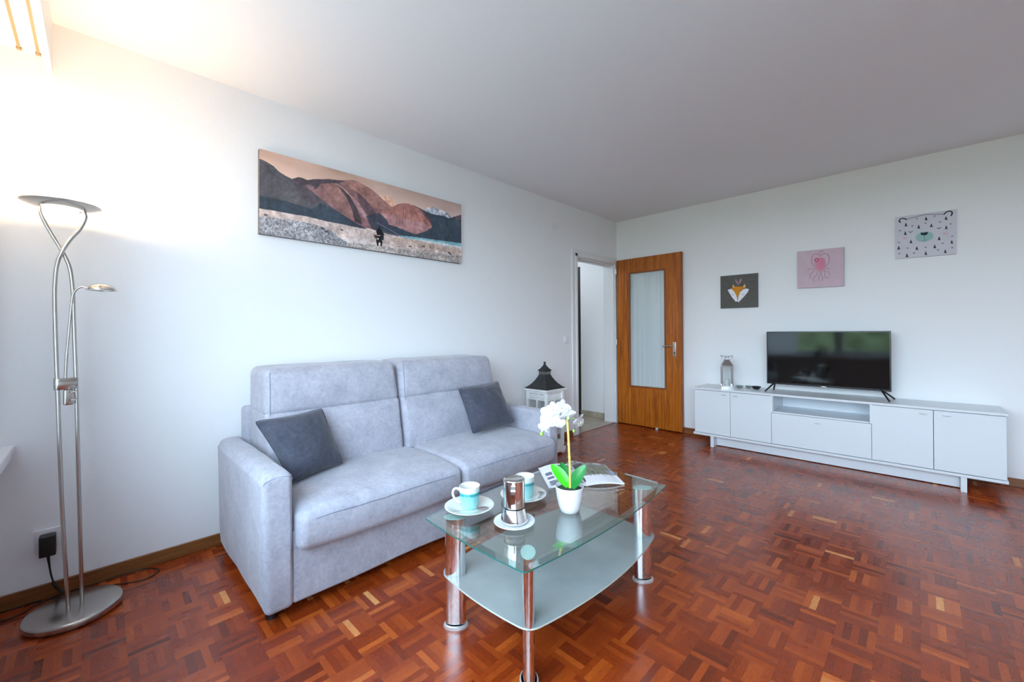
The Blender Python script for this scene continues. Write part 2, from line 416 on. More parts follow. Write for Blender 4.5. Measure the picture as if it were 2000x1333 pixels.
class Art:
    def __init__(s, w, h, quad, bgc):
        """quad: traced corner coordinates TL,TR,BR,BL that map to the print's corners"""
        s.w, s.h = w, h; s.im = np.ones((h, w, 3))*np.array(bgc, float)
        A = []; B = []
        for (x, y), (u, v) in zip(quad, [(0, 0), (w, 0), (w, h), (0, h)]):
            A.append([x, y, 1, 0, 0, 0, -u*x, -u*y]); B.append(u)
            A.append([0, 0, 0, x, y, 1, -v*x, -v*y]); B.append(v)
        s.H = np.append(np.linalg.solve(np.array(A, float), np.array(B, float)), 1).reshape(3, 3)
        s.Y, s.X = np.mgrid[0:h, 0:w]+0.5
    def t(s, pts):
        p = np.array([[x, y, 1] for x, y in pts], float)@s.H.T
        return p[:, :2]/p[:, 2:]
    def mask(s, poly, raw=False):
        P = np.array(poly, float) if raw else s.t(poly); m = np.zeros((s.h, s.w), bool); n = len(P)
        for i in range(n):
            x1, y1 = P[i]; x2, y2 = P[(i+1) % n]
            if y1 == y2: continue
            c = ((s.Y >= min(y1, y2)) & (s.Y < max(y1, y2)))
            xi = x1+(s.Y-y1)*(x2-x1)/(y2-y1)
            m ^= c & (s.X < xi)
        return m
    def fill(s, poly, col, alpha=1.0, raw=False, nmap=None):
        m = s.mask(poly, raw)
        col = np.array(col, float)
        if nmap is not None:
            c2, nm = nmap; colm = col[None, None, :]*(1-nm[..., None])+np.array(c2, float)[None, None, :]*nm[..., None]
            s.im[m] = s.im[m]*(1-alpha)+colm[m]*alpha
        else: s.im[m] = s.im[m]*(1-alpha)+col*alpha
    def stroke(s, pts, wd, col, alpha=1.0, raw=False):
        P = np.array(pts, float) if raw else s.t(pts)
        d = np.full((s.h, s.w), 1e9)
        for i in range(len(P)-1):
            a, b = P[i], P[i+1]; ab = b-a; L = max(ab@ab, 1e-9)
            t = np.clip(((s.X-a[0])*ab[0]+(s.Y-a[1])*ab[1])/L, 0, 1)
            d = np.minimum(d, np.hypot(s.X-(a[0]+t*ab[0]), s.Y-(a[1]+t*ab[1])))
        k = np.clip(wd/2-d+0.5, 0, 1)[..., None]*alpha
        s.im = s.im*(1-k)+np.array(col, float)*k
    def ell(s, c, rx, ry, col, alpha=1.0):
        q = s.t([c])[0]; k = np.clip((1-np.hypot((s.X-q[0])/rx, (s.Y-q[1])/ry))*min(rx, ry)+0.5, 0, 1)[..., None]*alpha
        s.im = s.im*(1-k)+np.array(col, float)*k
    def colors(s):
        return np.clip(s.im, 0, 255)
def picture_mesh(name, art, P, mats):
    """P(u,v)-> front point; builds print grid (material 0) and returns bmesh with colours"""
    bm = bmesh.new(); cl = bm.loops.layers.float_color.new('Col')
    im = lin(art.colors()); h, w = im.shape[:2]
    V = [[bm.verts.new(P(i/(w-1), j/(h-1))) for i in range(w)] for j in range(h)]
    for j in range(h-1):
        for i in range(w-1):
            f = bm.faces.new((V[j][i], V[j+1][i], V[j+1][i+1], V[j][i+1])); f.material_index = 0
            for lp, (jj, ii) in zip(f.loops, ((j, i), (j+1, i), (j+1, i+1), (j, i+1))):
                c = im[jj, ii]; lp[cl] = (c[0], c[1], c[2], 1)
    return bm

# ================================================================== SETTING
H = 2.5; XR = 5.2; YW = -4.95
fl = struct(obj('floor', BB(0, XR, YW, 0, -0.12, 0), M_floor, smooth=False), 'reddish parquet floor laid in a basket-weave pattern')
struct(obj('ceiling', BB(-0.0, XR, YW, 0, H, H+0.12), M_ceil, smooth=False))
bm = bmesh.new()
DY0, DY1, DZ = -0.862, -0.068, 1.965
box(bm, -0.13, 0, YW, DY0, 0, H); box(bm, -0.13, 0, DY1, 0.0, 0, H); box(bm, -0.13, 0, DY0, DY1, DZ, H)
struct(obj('wall_left', bm, M_wall, smooth=False))
struct(obj('wall_back', BB(-0.13, XR, 0.0, 0.15, -0.02, H), M_wall, smooth=False))
bm = bmesh.new(); WX0, WX1, WZ0, WZ1 = 0.40, 4.30, 0.70, 2.28
box(bm, -0.13, WX0, YW-0.15, YW, -0.02, H); box(bm, WX1, XR, YW-0.15, YW, -0.02, H)
box(bm, WX0, WX1, YW-0.15, YW, -0.02, WZ0); box(bm, WX0, WX1, YW-0.15, YW, WZ1, H)
struct(obj('wall_front', bm, M_wall, smooth=False))
struct(obj('wall_right', BB(XR, XR+0.15, YW-0.15, 0.15, -0.02, H), M_wall, smooth=False))
# baseboards
struct(obj('baseboard_left', BB(0.0, 0.014, YW, -0.955, 0.0, 0.062), M_base_y, bevel=0.003))
struct(obj('baseboard_back', BB(0.0, XR, -0.014, 0.0, 0.0, 0.062), M_base_x, bevel=0.003))
struct(obj('baseboard_right', BB(XR-0.014, XR, YW, -0.014, 0.0, 0.062), M_base_y, bevel=0.003))
# pelmet over the window: fascia, soffit and two curtain tracks
r = struct(thing('trim_1', 'white curtain pelmet running along the top of the window wall', 'pelmet', (0.0, -4.73, 2.275))); del r['category']
obj('fascia', BB(0.0, 4.7, -4.742, -4.723, 2.275, 2.4995), M_white, r, bevel=0.002)
obj('soffit', BB(0.0, 4.7, YW, -4.743, 2.335, 2.3495), M_white, r, bevel=0.001)
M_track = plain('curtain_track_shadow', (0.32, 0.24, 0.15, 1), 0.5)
for yy in (-4.762, -4.815):
    bm = bmesh.new(); box(bm, 0.035, 4.66, yy-0.0045, yy+0.0045, 2.329, 2.3345)
    tr = obj('curtain_track', bm, M_track, r, smooth=False)
    bm = bmesh.new(); box(bm, 0.018, 0.036, yy-0.008, yy+0.008, 2.327, 2.3345); obj('track_end', bm, M_track, tr, smooth=False)
# window
r = struct(thing('window_1', 'wide white framed window over a projecting sill', 'window', (2.35, YW, WZ0))); del r['category']
bm = bmesh.new()
y0, y1 = YW-0.11, YW-0.05
for a in ((WX0, WX1, WZ0, WZ0+0.06), (WX0, WX1, WZ1-0.06, WZ1)): box(bm, a[0], a[1], y0, y1, a[2], a[3])
for a in (WX0, 1.62, 1.68, 2.98, 3.04, WX1-0.06): box(bm, a, a+0.06, y0+0.001, y1-0.001, WZ0+0.06, WZ1-0.06)
obj('window_frame', bm, M_wframe, r, bevel=0.004)
for a, b in ((WX0+0.06, 1.62), (1.74, 2.98), (3.10, WX1-0.06)):
    obj('pane', BB(a, b, YW-0.088, YW-0.082, WZ0+0.06, WZ1-0.06), M_winglass, r, smooth=False)
bm = bmesh.new(); box(bm, 0.0, XR-0.3, YW, -4.838, 0.651, 0.675); box(bm, 0.0, XR-0.3, YW, -4.846, 0.618, 0.650)
obj('sill', bm, M_white, r, bevel=0.003)
# hallway behind the door opening
def tilemat():
    m, n, l, p = newmat('hall_tile'); X = NX(n, l)
    g = n.new('ShaderNodeNewGeometry'); s = n.new('ShaderNodeSeparateXYZ'); l.new(g.outputs['Position'], s.inputs[0])
    fx = X.m('FRACT', X.m('DIVIDE', s.outputs[0], 0.33)); fy = X.m('FRACT', X.m('DIVIDE', s.outputs[1], 0.33))
    j = X.m('MAXIMUM', X.m('LESS_THAN', fx, 0.015), X.m('LESS_THAN', fy, 0.015))
    t = noise_node(n, l, 7, 5, 0.65); r_ = ramp(n, l, t.outputs[0], [(0.3, srgb(150, 138, 120)), (0.7, srgb(192, 182, 162))])
    mx = n.new('ShaderNodeMix'); mx.data_type = 'RGBA'; l.new(j, mx.inputs[0]); l.new(r_.outputs[0], mx.inputs[6]); mx.inputs[7].default_value = srgb(120, 112, 100)
    l.new(mx.outputs[2], p.inputs['Base Color']); p.inputs['Roughness'].default_value = 0.3; return m
M_tile = tilemat()
struct(obj('floor_hallway', BB(-2.2, -0.0005, -3.0, 1.2, -0.12, 0.0), M_tile, smooth=False))
struct(obj('trim_2', BB(-0.035, 0.006, DY0, DY1, 0.0, 0.006), plain('threshold_strip', srgb(176, 160, 150), 0.35, 0.3), bevel=0.002))
struct(obj('ceiling_hallway', BB(-2.2, -0.13, -3.0, 1.2, H, H+0.1), M_ceil, smooth=False))
struct(obj('wall_hallway', BB(-0.585, -0.1305, 0.045, 1.2, 0.0, H), M_wall, smooth=False))
struct(obj('wall_hallway_left', BB(-2.3, -2.2, -3.0, 1.2, 0.0, H), M_wall, smooth=False))
struct(obj('wall_hallway_front', BB(-2.2, -0.13, -3.1, -3.0, 0.0, H), M_wall, smooth=False))
struct(obj('baseboard_hallway', BB(-0.585, -0.1305, 0.032, 0.0445, 0.0, 0.072), M_tile, bevel=0.002))
M_darkopening = plain('dark_opening_shade', (0.018, 0.013, 0.010, 1), 0.6)
struct(obj('dark_opening_panel', BB(-1.45, -0.586, 0.052, 0.09, 0.0, 2.02), M_darkopening, smooth=False))  # near-black panel: darkness of the unlit room beyond, put into the colour
struct(obj('wall_hallway_back', BB(-2.2, -0.586, 0.092, 0.2, 0.0, H), M_wall, smooth=False))
# door casing and leaf
r = struct(thing('door_1', 'open teak door with a tall reeded glass panel and white casing', 'door', (0.0, -0.46, 0.0))); del r['category']
bm = bmesh.new()
def caser(y0, y1, yi0, yi1):
    pass
# flat casing on the room side + raised inner bead
box(bm, 0.0, 0.014, -0.952, -0.893, 0, 2.045); box(bm, 0.0, 0.022, -0.893, DY0, 0, 1.998)
box(bm, 0.0, 0.014, -0.893, -0.016, 1.998, 2.045); box(bm, 0.0, 0.022, -0.893, -0.03, DZ, 1.998)
box(bm, 0.0, 0.014, -0.030, -0.016, 0.0, 2.0); box(bm, 0.0, 0.020, DY1, -0.030, 0.0, DZ)
# lining inside the opening
box(bm, -0.145, -0.0005, DY0, DY0+0.012, 0, DZ); box(bm, -0.145, -0.0005, DY1-0.012, DY1, 0, DZ); box(bm, -0.145, -0.0005, DY0+0.012, DY1-0.012, DZ-0.012, DZ)
box(bm, -0.10, -0.055, DY0+0.012, DY0+0.026, 0, DZ-0.012); box(bm, -0.10, -0.055, DY0+0.026, DY1-0.012, DZ-0.026, DZ-0.012)
obj('door_frame', bm, M_wframe, r, bevel=0.002)
LX0, LX1, LY0, LY1, LZ0, LZ1 = 0.036, 0.832, -0.060, -0.021, 0.012, 2.008
GX0, GX1, GZ0, GZ1 = 0.190, 0.655, 0.462, 1.845
bm = bmesh.new()
box(bm, LX0, GX0, LY0, LY1, LZ0, LZ1); box(bm, GX1, LX1-0.006, LY0, LY1, LZ0, LZ1); box(bm, GX0, GX1, LY0, LY1, LZ0, GZ0); box(bm, GX0, GX1, LY0, LY1, GZ1, LZ1)
bmesh.ops.remove_doubles(bm, verts=bm.verts, dist=1e-5)
leaf = obj('door_leaf', bm, M_doorwood, r, smooth=False)
bm = bmesh.new(); box(bm, LX1-0.006, LX1, LY0-0.001, LY1, LZ0, LZ1); box(bm, LX0-0.002, LX0+0.002, LY0-0.001, LY1, LZ0, LZ1)
obj('edge_lipping', bm, M_doorwood_edge, leaf, smooth=False)
bm = bmesh.new(); w_ = 0.020
for yy0, yy1 in ((LY0-0.004, LY0+0.012),):
    box(bm, GX0, GX0+w_, yy0, yy1, GZ0, GZ1); box(bm, GX1-w_, GX1, yy0, yy1, GZ0, GZ1)
    box(bm, GX0+w_, GX1-w_, yy0, yy1, GZ0, GZ0+w_); box(bm, GX0+w_, GX1-w_, yy0, yy1, GZ1-w_, GZ1)
obj('glazing_bead', bm, M_doorwood_edge, leaf, bevel=0.003)
bm = bmesh.new(); nfl = 26; xs = []
for i in range(nfl*6+1):
    u = i/(nfl*6); xs.append((GX0+u*(GX1-GX0), -0.0385-0.0022*abs(math.sin(u*nfl*PI))))
for i in range(len(xs)-1):
    a = [bm.verts.new((xs[i][0], xs[i][1], z)) for z in (GZ0, GZ1)]; b = [bm.verts.new((xs[i+1][0], xs[i+1][1], z)) for z in (GZ0, GZ1)]
    bm.faces.new((a[0], b[0], b[1], a[1]))
bmesh.ops.remove_doubles(bm, verts=bm.verts, dist=1e-5)
V_ = [bm.verts.new(q) for q in ((GX0, -0.034, GZ0), (GX1, -0.034, GZ0), (GX1, -0.034, GZ1), (GX0, -0.034, GZ1))]; bm.faces.new(V_)
obj('glass_pane', bm, M_reed, leaf, smooth=True, angle=60)
bm = bmesh.new(); rbox(bm, 0.731, 0.768, -0.066, -0.0602, 0.846, 1.008, 0.0028, (6, 6, 6)); hp = obj('handle_plate', bm, M_handle, leaf)
bm = bmesh.new(); tube(bm, catmull([(0.749, -0.064, 0.966), (0.749, -0.098, 0.966), (0.741, -0.112, 0.966), (0.722, -0.117, 0.966), (0.640, -0.117, 0.963)], 6), 0.0085, seg=14, flat=0.8)
lathe(bm, [(0, 0), (0.014, 0.0), (0.014, 0.0)], c=(0.749, -0.07, 0.966))
obj('door_handle', bm, M_handle, leaf)
bm = bmesh.new(); lathe(bm, [(0, -0.011), (0.007, -0.010), (0.007, 0.004), (0.0, 0.005)], c=(0.749, -0.0675, 0.893), seg=16); box(bm, 0.7465, 0.7515, -0.0695, -0.066, 0.872, 0.893)
obj('key_cylinder', bm, M_black, leaf)
for zz in (0.145, 1.0, 1.875):
    bm = bmesh.new(); lathe(bm, [(0, -0.035), (0.007, -0.035), (0.007, 0.035), (0, 0.035)], c=(0.028, -0.066, zz), seg=14)
    obj('hinge', bm, M_handle, leaf)
# exterior seen only through the window and in the television's reflection
bm = bmesh.new(); n_ = 40
V_ = [[bm.verts.new((-40+90*i/n_, YW-0.5-60*j/n_, -3.2+2.2*(j/n_)**2+0.3*nz(i*0.3, j*0.3))) for i in range(n_+1)] for j in range(n_+1)]
for j in range(n_):
    for i in range(n_): bm.faces.new((V_[j][i], V_[j+1][i], V_[j+1][i+1], V_[j][i+1]))
M_lawn = plain('lawn', (0.10, 0.12, 0.07, 1), 0.9, var=0.35, vscale=1.5)
struct(obj('ground', bm, M_lawn))
bm = bmesh.new()
V_ = []
for j in range(25):
    row = []
    for i in range(121):
        z = -3.2+j/24*5.0; y = -17-0.9*nz(i*0.5, j*0.45, 3)-1.2*(j/24)**3*2; row.append(bm.verts.new((-14+i*0.27, y+0.35*nz(i*1.7, j*1.7), z+0.5*nz(i*0.21, 7)+0.25*nz(i*0.9, 2))))
    V_.append(row)
for j in range(24):
    for i in range(120): bm.faces.new((V_[j][i], V_[j][i+1], V_[j+1][i+1], V_[j+1][i]))
hg = obj('hedge', bm, plain('leafy_hedge', (0.17, 0.215, 0.10, 1), 0.9, var=0.5, vscale=5))
tag(hg, 'tall bright green hedge of leafy trees outside the window', 'hedge', kind='stuff')

# sheer curtain gathered at the left end of the window, seen in the television's reflection
def sheer():
    m = bpy.data.materials.new('sheer_curtain'); m.use_nodes = True; n, l = m.node_tree.nodes, m.node_tree.links
    n.remove(n['Principled BSDF']); d = n.new('ShaderNodeBsdfDiffuse'); t = n.new('ShaderNodeBsdfTranslucent'); x = n.new('ShaderNodeMixShader')
    d.inputs[0].default_value = (0.82, 0.82, 0.82, 1); t.inputs[0].default_value = (0.75, 0.76, 0.78, 1); x.inputs[0].default_value = 0.45
    l.new(d.outputs[0], x.inputs[1]); l.new(t.outputs[0], x.inputs[2]); l.new(x.outputs[0], n['Material Output'].inputs[0]); return m
bm = bmesh.new(); cols = []
for i in range(241):
    u = i/240; x = 0.30+0.80*u; yy = -4.897+0.016*math.sin(u*2*PI*15)+0.004*nz(u*20)
    cols.append([bm.verts.new((x, yy+0.004*nz(u*30, z), z)) for z in [0.685+1.645*j/12 for j in range(13)]])
for i in range(240):
    for j in range(12): bm.faces.new((cols[i][j], cols[i+1][j], cols[i+1][j+1], cols[i][j+1]))
cu = obj('curtain', bm, sheer(), None, angle=180); setorigin(cu, (0.70, -4.897, 2.33))
tag(cu, 'white sheer curtain gathered at the left end of the window', 'curtain')

struct(obj('bounce_slab', BB(-1.0, 6.2, YW-2.0, YW-0.152, -0.14, -0.02), plain('bounce_slab_grey', (0.42, 0.42, 0.42, 1), 0.8, var=0.08), smooth=False))  # unseen slab added outside to bounce neutral light up to the ceiling
# ================================================================== THINGS
# ---------------------------------------------------------------- sofa
sofa = thing('sofa', 'light grey fabric two-seat sofa with tall split back standing against the left wall', 'sofa', (0.5, -3.24, 0.0))
AX1 = 0.905
def fabric_fn(amp, f=5.0, seed=0.0):
    def fn(p, abc):
        a, b, c = abc
        k = amp*nz(p.x*f+seed, p.y*f, p.z*f)+amp*0.35*nz(p.x*f*3+seed, p.y*f*3, p.z*f*3)
        return p+Vector((k*a if abs(a) > .9 else 0, k*b if abs(b) > .9 else 0, k*c if abs(c) > .9 else 0))
    return fn
def arm_fn(side):
    def fn(p, abc):
        a, b, c = abc
        t = (p.z-0.04)/0.56
        y = p.y; z = p.z; x = p.x
        if c > 0: z -= 0.020*(1-c)*0   # keep
        # top slopes a little toward the outside and sags to the front
        if p.z > 0.5: z += -0.006*((x-0.08)/0.82)**3 - 0.016*max(0, b*side)**3*(1 if c > .9 else 0) - 0.007*b*b*(1 if c > .9 else 0)
        x += 0.012*math.sin(t*PI)*(1 if a > .9 else 0)
        k = 0.004*nz(x*6+side, y*6, z*6)
        y += 0.010*(1-t)*(1 if (b*side > 0) else 0)*(-side)
        return Vector((x, y+k+0.004*side*math.sin(t*PI)*(1 if abs(b) > .9 else 0), z+k))
    return fn
for side, y0, y1, nm in ((-1, -4.156, -4.044, 'l'), (1, -2.432, -2.325, 'r')):
    bm = bmesh.new(); x1 = AX1 if side < 0 else 0.882
    rbox(bm, 0.075, x1, y0, y1, 0.036, 0.588, 0.022, (26, 14, 24), arm_fn(side))
    arm = obj('armrest', bm, M_sofa, sofa, angle=80)
    e = 0.0015; xs_ = x1+0.003
    pts = catmull([(xs_-0.003, y0+0.004, 0.548), (xs_-0.002, y0+0.014, 0.561), (xs_-0.004, (y0+y1)/2, 0.568), (xs_-0.002, y1-0.014, 0.564), (xs_-0.003, y1-0.004, 0.550)], 8)
    obj('seam', TUBE(pts, 0.0013, seg=6), M_seam, arm)
# base with front panel
bm = bmesh.new(); rbox(bm, 0.10, 0.898, -4.046, -2.430, 0.046, 0.335, 0.012, (20, 30, 8), fabric_fn(0.004, 3))
obj('base_panel', bm, M_sofa, sofa, angle=80)
bm = bmesh.new(); rbox(bm, 0.045, 0.135, -4.043, -2.435, 0.05, 0.742, 0.02, (5, 30, 14), fabric_fn(0.003, 3))
obj('back_frame', bm, M_sofa, sofa, angle=80)
for (fx_, fy_) in ((0.84, -4.11), (0.83, -2.375), (0.13, -4.10), (0.13, -2.375)):
    bm = bmesh.new(); lathe(bm, [(0, 0), (0.022, 0), (0.025, 0.044), (0, 0.044)], c=(fx_, fy_, 0.0), seg=20)
    obj('foot', bm, M_black, sofa)
# seat cushions
def seat_fn(y0, y1, seed):
    yc, hy = (y0+y1)/2, (y1-y0)/2
    def fn(p, abc):
        a, b, c = abc
        u = (p.y-yc)/hy
        crown = 0.028*(1-min(1, abs(u))**3)*(1-max(-1, min(1, (p.x-0.70)/0.26))**4*0.55)
        x, y, z = p
        tz = (p.z-0.28)/0.165
        z += crown*max(0, tz)
        # front bulge
        if p.x > 0.80:
            k = (p.x-0.80)/0.16
            x += k*(0.016*(1-abs(u)**2.5)+0.010*math.sin(max(0, min(1, tz))*PI))
            z += -0.018*k*max(0, tz)
            z += -0.010*k*(1-tz)*math.cos(u*PI/2)*0.5
        # puckers along the front top seam
        w = math.exp(-((p.x-0.90)/0.05)**2)*max(0, tz)
        z += w*(0.0035*nz(y*42+seed, 1.0)+0.0035*nz(y*17+seed, 4.0))
        z += 0.005*nz(x*5+seed, y*5)*max(0, tz)+0.0025*nz(x*14+seed, y*14)*max(0, tz)
        return Vector((x, y, z))
    return fn
for y0, y1, sd in ((-4.040, -3.229, 1.3), (-3.222, -2.436, 7.7)):
    bm = bmesh.new(); rbox(bm, 0.36, 0.955, y0, y1, 0.262, 0.432, 0.034, (44, 90, 14), seat_fn(y0, y1, sd))
    sc_ = obj('seat_cushion', bm, M_sofa, sofa, angle=180)
    ps = []
    f = seat_fn(y0, y1, sd)
    for i in range(60):
        u = i/59; y = y0+0.018+(y1-y0-0.036)*u
        q = f(Vector((0.9555, y, 0.398)), (1, 0, 0.6)); q.x += 0.0006-0.010*(abs(2*u-1)**14)
        ps.append(q)
    obj('seam', TUBE(ps, 0.0014, seg=6), M_seam, sc_)
    for yy in (y0+0.022, y1-0.022):
        ps = []
        for i in range(14):
            z = 0.396-0.115*i/13; q = f(Vector((0.9525, yy, z)), (1, 0, 0)); q.x -= 0.003+0.010*(i/13)**3; ps.append(q)
        obj('seam', TUBE(ps, 0.0011, seg=6), M_seam, sc_)
# back cushions: lower lumbar part and upper headrest part
def back_fn(y0, y1, z0, z1, seed, upper):
    yc, hy = (y0+y1)/2, (y1-y0)/2
    def fn(p, abc):
        a, b, c = abc; u = (p.y-yc)/hy; t = (p.z-z0)/(z1-z0); x, y, z = p
        lean = -0.17*(p.z-0.44)
        x += lean
        if a > -0.5 or p.x > 0.33:
            k = max(0, (p.x-0.28)/0.17)
            x += k*0.030*(1-abs(u)**4)*math.sin(max(0, min(1, t))*PI)
            x += k*(0.006*nz(y*7+seed, z*9)+0.003*nz(y*30+seed, z*5)*math.exp(-((t-0.92)/0.12)**2))
        if upper:
            z += 0.006*(1-abs(u)**6)*max(0, t)+0.004*nz(y*6+seed, x*6)*max(0, t)
            y += (0.012*(t)*(-1 if u > 0 else 1))*max(0, abs(u)-0.7)/0.3
        return Vector((x, y, z))
    return fn
for y0, y1, sd in ((-4.018, -3.274, 2.1), (-3.268, -2.474, 5.9)):
    bm = bmesh.new(); rbox(bm, 0.135, 0.455, y0+0.004, y1-0.002, 0.40, 0.742, 0.030, (14, 46, 22), back_fn(y0, y1, 0.40, 0.742, sd, False))
    bc = obj('back_cushion', bm, M_sofa, sofa, angle=180)
    fb = back_fn(y0, y1, 0.40, 0.742, sd, False)
    bm = bmesh.new(); rbox(bm, 0.150, 0.452, y0, y1, 0.714, 0.952, 0.040, (14, 46, 18), back_fn(y0, y1, 0.714, 0.952, sd+3, True))
    hr = obj('headrest', bm, M_sofa, sofa, angle=180)
    f = back_fn(y0, y1, 0.714, 0.952, sd+3, True); ps = []
    for i in range(50):
        u = i/49; y = y0+0.022+(y1-y0-0.044)*u
        q = f(Vector((0.433, y, 0.9385)), (1, 0, 1)); ps.append(q+Vector((0.0015, 0, 0.0015)))
    obj('seam', TUBE(ps, 0.0013, seg=6), M_seam, hr)
    ps = []
    for i in range(20):
        z = 0.935-0.22*i/19; q = f(Vector((0.4505, y0+0.024, z)), (1, 0, 0)); ps.append(q+Vector((0.0008, 0, 0)))
    obj('seam', TUBE(ps, 0.0012, seg=6), M_seam, hr)
# ---------------------------------------------------------------- loose cushions
def pillow(label, c4, thick, seed):
    """c4: TL TR BR BL corners"""
    TL, TR, BR, BL = [Vector(q) for q in c4]
    nrm = (TR-TL).cross(BL-TL).normalized()
    if nrm.x < 0: nrm = -nrm
    bm = bmesh.new(); N = 30; F = {}; lay = []
    for s in (1, -1):
        g = []
        for j in range(N+1):
            row = []
            for i in range(N+1):
                u, v = i/N, j/N
                a, b = 2*u-1, 2*v-1
                rc_ = 0.030*(abs(a)**10)*(abs(b)**10)
                # edges curve inward a little, corners stay
                ua = 0.5+0.5*a*(1-0.055*(1-b*b)-rc_); vb = 0.5+0.5*b*(1-0.055*(1-a*a)-rc_)
                p = (TL*(1-ua)+TR*ua)*(1-vb)+(BL*(1-ua)+BR*ua)*vb
                e = max(0, (1-a*a))*max(0, (1-b*b))
                t = thick*(e**0.55)*1.15
                wr = 0.010*nz(a*2.2+seed, b*2.2, s)*e**0.3+0.004*nz(a*6+seed, b*6, s)*e**0.3
                key = (i, j) if (i in (0, N) or j in (0, N)) else None
                if key and key in F: row.append(F[key]); continue
                vtx = bm.verts.new(p+nrm*(s*t+wr)); row.append(vtx)
                if key: F[key] = vtx
            g.append(row)
        lay.append(g)
    for s, g in enumerate(lay):
        for j in range(N):
            for i in range(N):
                q = (g[j][i], g[j][i+1], g[j+1][i+1], g[j+1][i]); bm.faces.new(q if s else q[::-1])
    rim = [F[(i, 0)].co.copy() for i in range(N+1)]+[F[(N, j)].co.copy() for j in range(1, N+1)]+[F[(i, N)].co.copy() for i in range(N-1, -1, -1)]+[F[(0, j)].co.copy() for j in range(N-1, 0, -1)]
    bmesh.ops.recalc_face_normals(bm, faces=bm.faces)
    ctr = (TL+TR+BR+BL)/4; base = Vector((ctr.x, ctr.y, min(BL.z, BR.z)))
    r = thing('throw_pillow', label, 'cushion', base, 'dark throw pillows on the sofa')
    cv = obj('pillow_cover', bm, M_pillow, r, angle=180)
    obj('piping', TUBE(rim, 0.0032, seg=6, closed=True), M_pillow, r)
pillow('dark grey throw pillow leaning near the left arm of the grey sofa', [(0.475, -4.078, 0.722), (0.475, -3.770, 0.742), (0.600, -3.715, 0.470), (0.685, -3.985, 0.462)], 0.072, 1.0)
pillow('dark grey throw pillow in the right corner of the grey sofa', [(0.475, -2.882, 0.752), (0.475, -2.512, 0.770), (0.640, -2.515, 0.492), (0.665, -2.915, 0.484)], 0.062, 9.0)

# ---------------------------------------------------------------- coffee table
table = thing('coffee_table', 'glass coffee table with four chrome legs and a frosted lower shelf', 'table', (1.60, -3.24, 0.0))
def outline(hx, hy, bx, by, rc, n=16):
    """rounded-corner rectangle with bowed sides, CCW; hx: half extent in x (short), bx: bow of the long sides"""
    pts = []
    cor = [(hx, hy), (-hx, hy), (-hx, -hy), (hx, -hy)]
    for k in range(4):
        a, b = Vector(cor[k]), Vector(cor[(k+1) % 4]); d = b-a; L = d.length; d = d/L; nr = Vector((d.y, -d.x))
        bow = by if k % 2 == 0 else bx
        for i in range(n+1):
            t = i/n; s_ = rc+(L-2*rc)*t
            # arc, zero at the ends
            q = a+d*s_+nr*bow*(1-(2*s_/L-1)**2); pts.append(q)
        # corner fillet handled by the gap between consecutive sides
    out = []
    m_ = len(pts); per = n+1
    for k in range(4):
        side = pts[k*per:(k+1)*per]; nxt = pts[((k+1) % 4)*per]; out += side
        c = Vector(cor[(k+1) % 4]); p0 = side[-1]
        for i in range(1, 5):
            t = i/5; out.append(p0*(1-t)**2+c*2*t*(1-t)+nxt*t*t)
    return out
def slab(bm, poly, c, z0, z1, bev=0.0, bevz=0.0):
    """slab with material 0 on faces, 1 on the rim; a wide polished bevel on top when bev>0"""
    cx_, cy_ = c; n = len(poly)
    lo = [bm.verts.new((cx_+p.x, cy_+p.y, z0)) for p in poly]
    hi = [bm.verts.new((cx_+p.x, cy_+p.y, z1-bevz)) for p in poly]
    for i in range(n): f = bm.faces.new((lo[i], lo[(i+1) % n], hi[(i+1) % n], hi[i])); f.material_index = 1
    if bev:
        inner = []
        for i in range(n):
            a, b, cc = poly[i-1], poly[i], poly[(i+1) % n]; t = (cc-a).normalized(); nn = Vector((-t.y, t.x))
            inner.append(bm.verts.new((cx_+b.x+nn.x*bev, cy_+b.y+nn.y*bev, z1)))
        for i in range(n): f = bm.faces.new((hi[i], hi[(i+1) % n], inner[(i+1) % n], inner[i])); f.material_index = 2
        bm.faces.new(inner)
    else: bm.faces.new(hi)
    bm.faces.new(lo[::-1])
TZ = 0.430
M_bevel = glassmix('glass_bevel', (0.74, 0.84, 0.82, 1), extra=2.8)
bm = bmesh.new(); slab(bm, outline(0.262, 0.476, 0.034, 0.011, 0.014), (1.603, -3.246), TZ-0.008, TZ, 0.024, 0.003)
obj('glass_top', bm, [M_glass, M_glass_edge, M_bevel], table, smooth=False)
bm = bmesh.new(); slab(bm, outline(0.234, 0.432, 0.050, 0.020, 0.040), (1.588, -3.224), 0.193, 0.199)
M_frost_edge = plain('shelf_edge', (0.50, 0.56, 0.50, 1), 0.2)
obj('lower_shelf', bm, [M_frost, M_frost_edge, M_frost], table, smooth=False)
M_cap = plain('adhesive_disc', (0.55, 0.76, 0.72, 1), 0.25, var=0.05, vscale=60)
M_foot = plain('foot_ring', (0.72, 0.72, 0.72, 1), 0.25, 0.7)
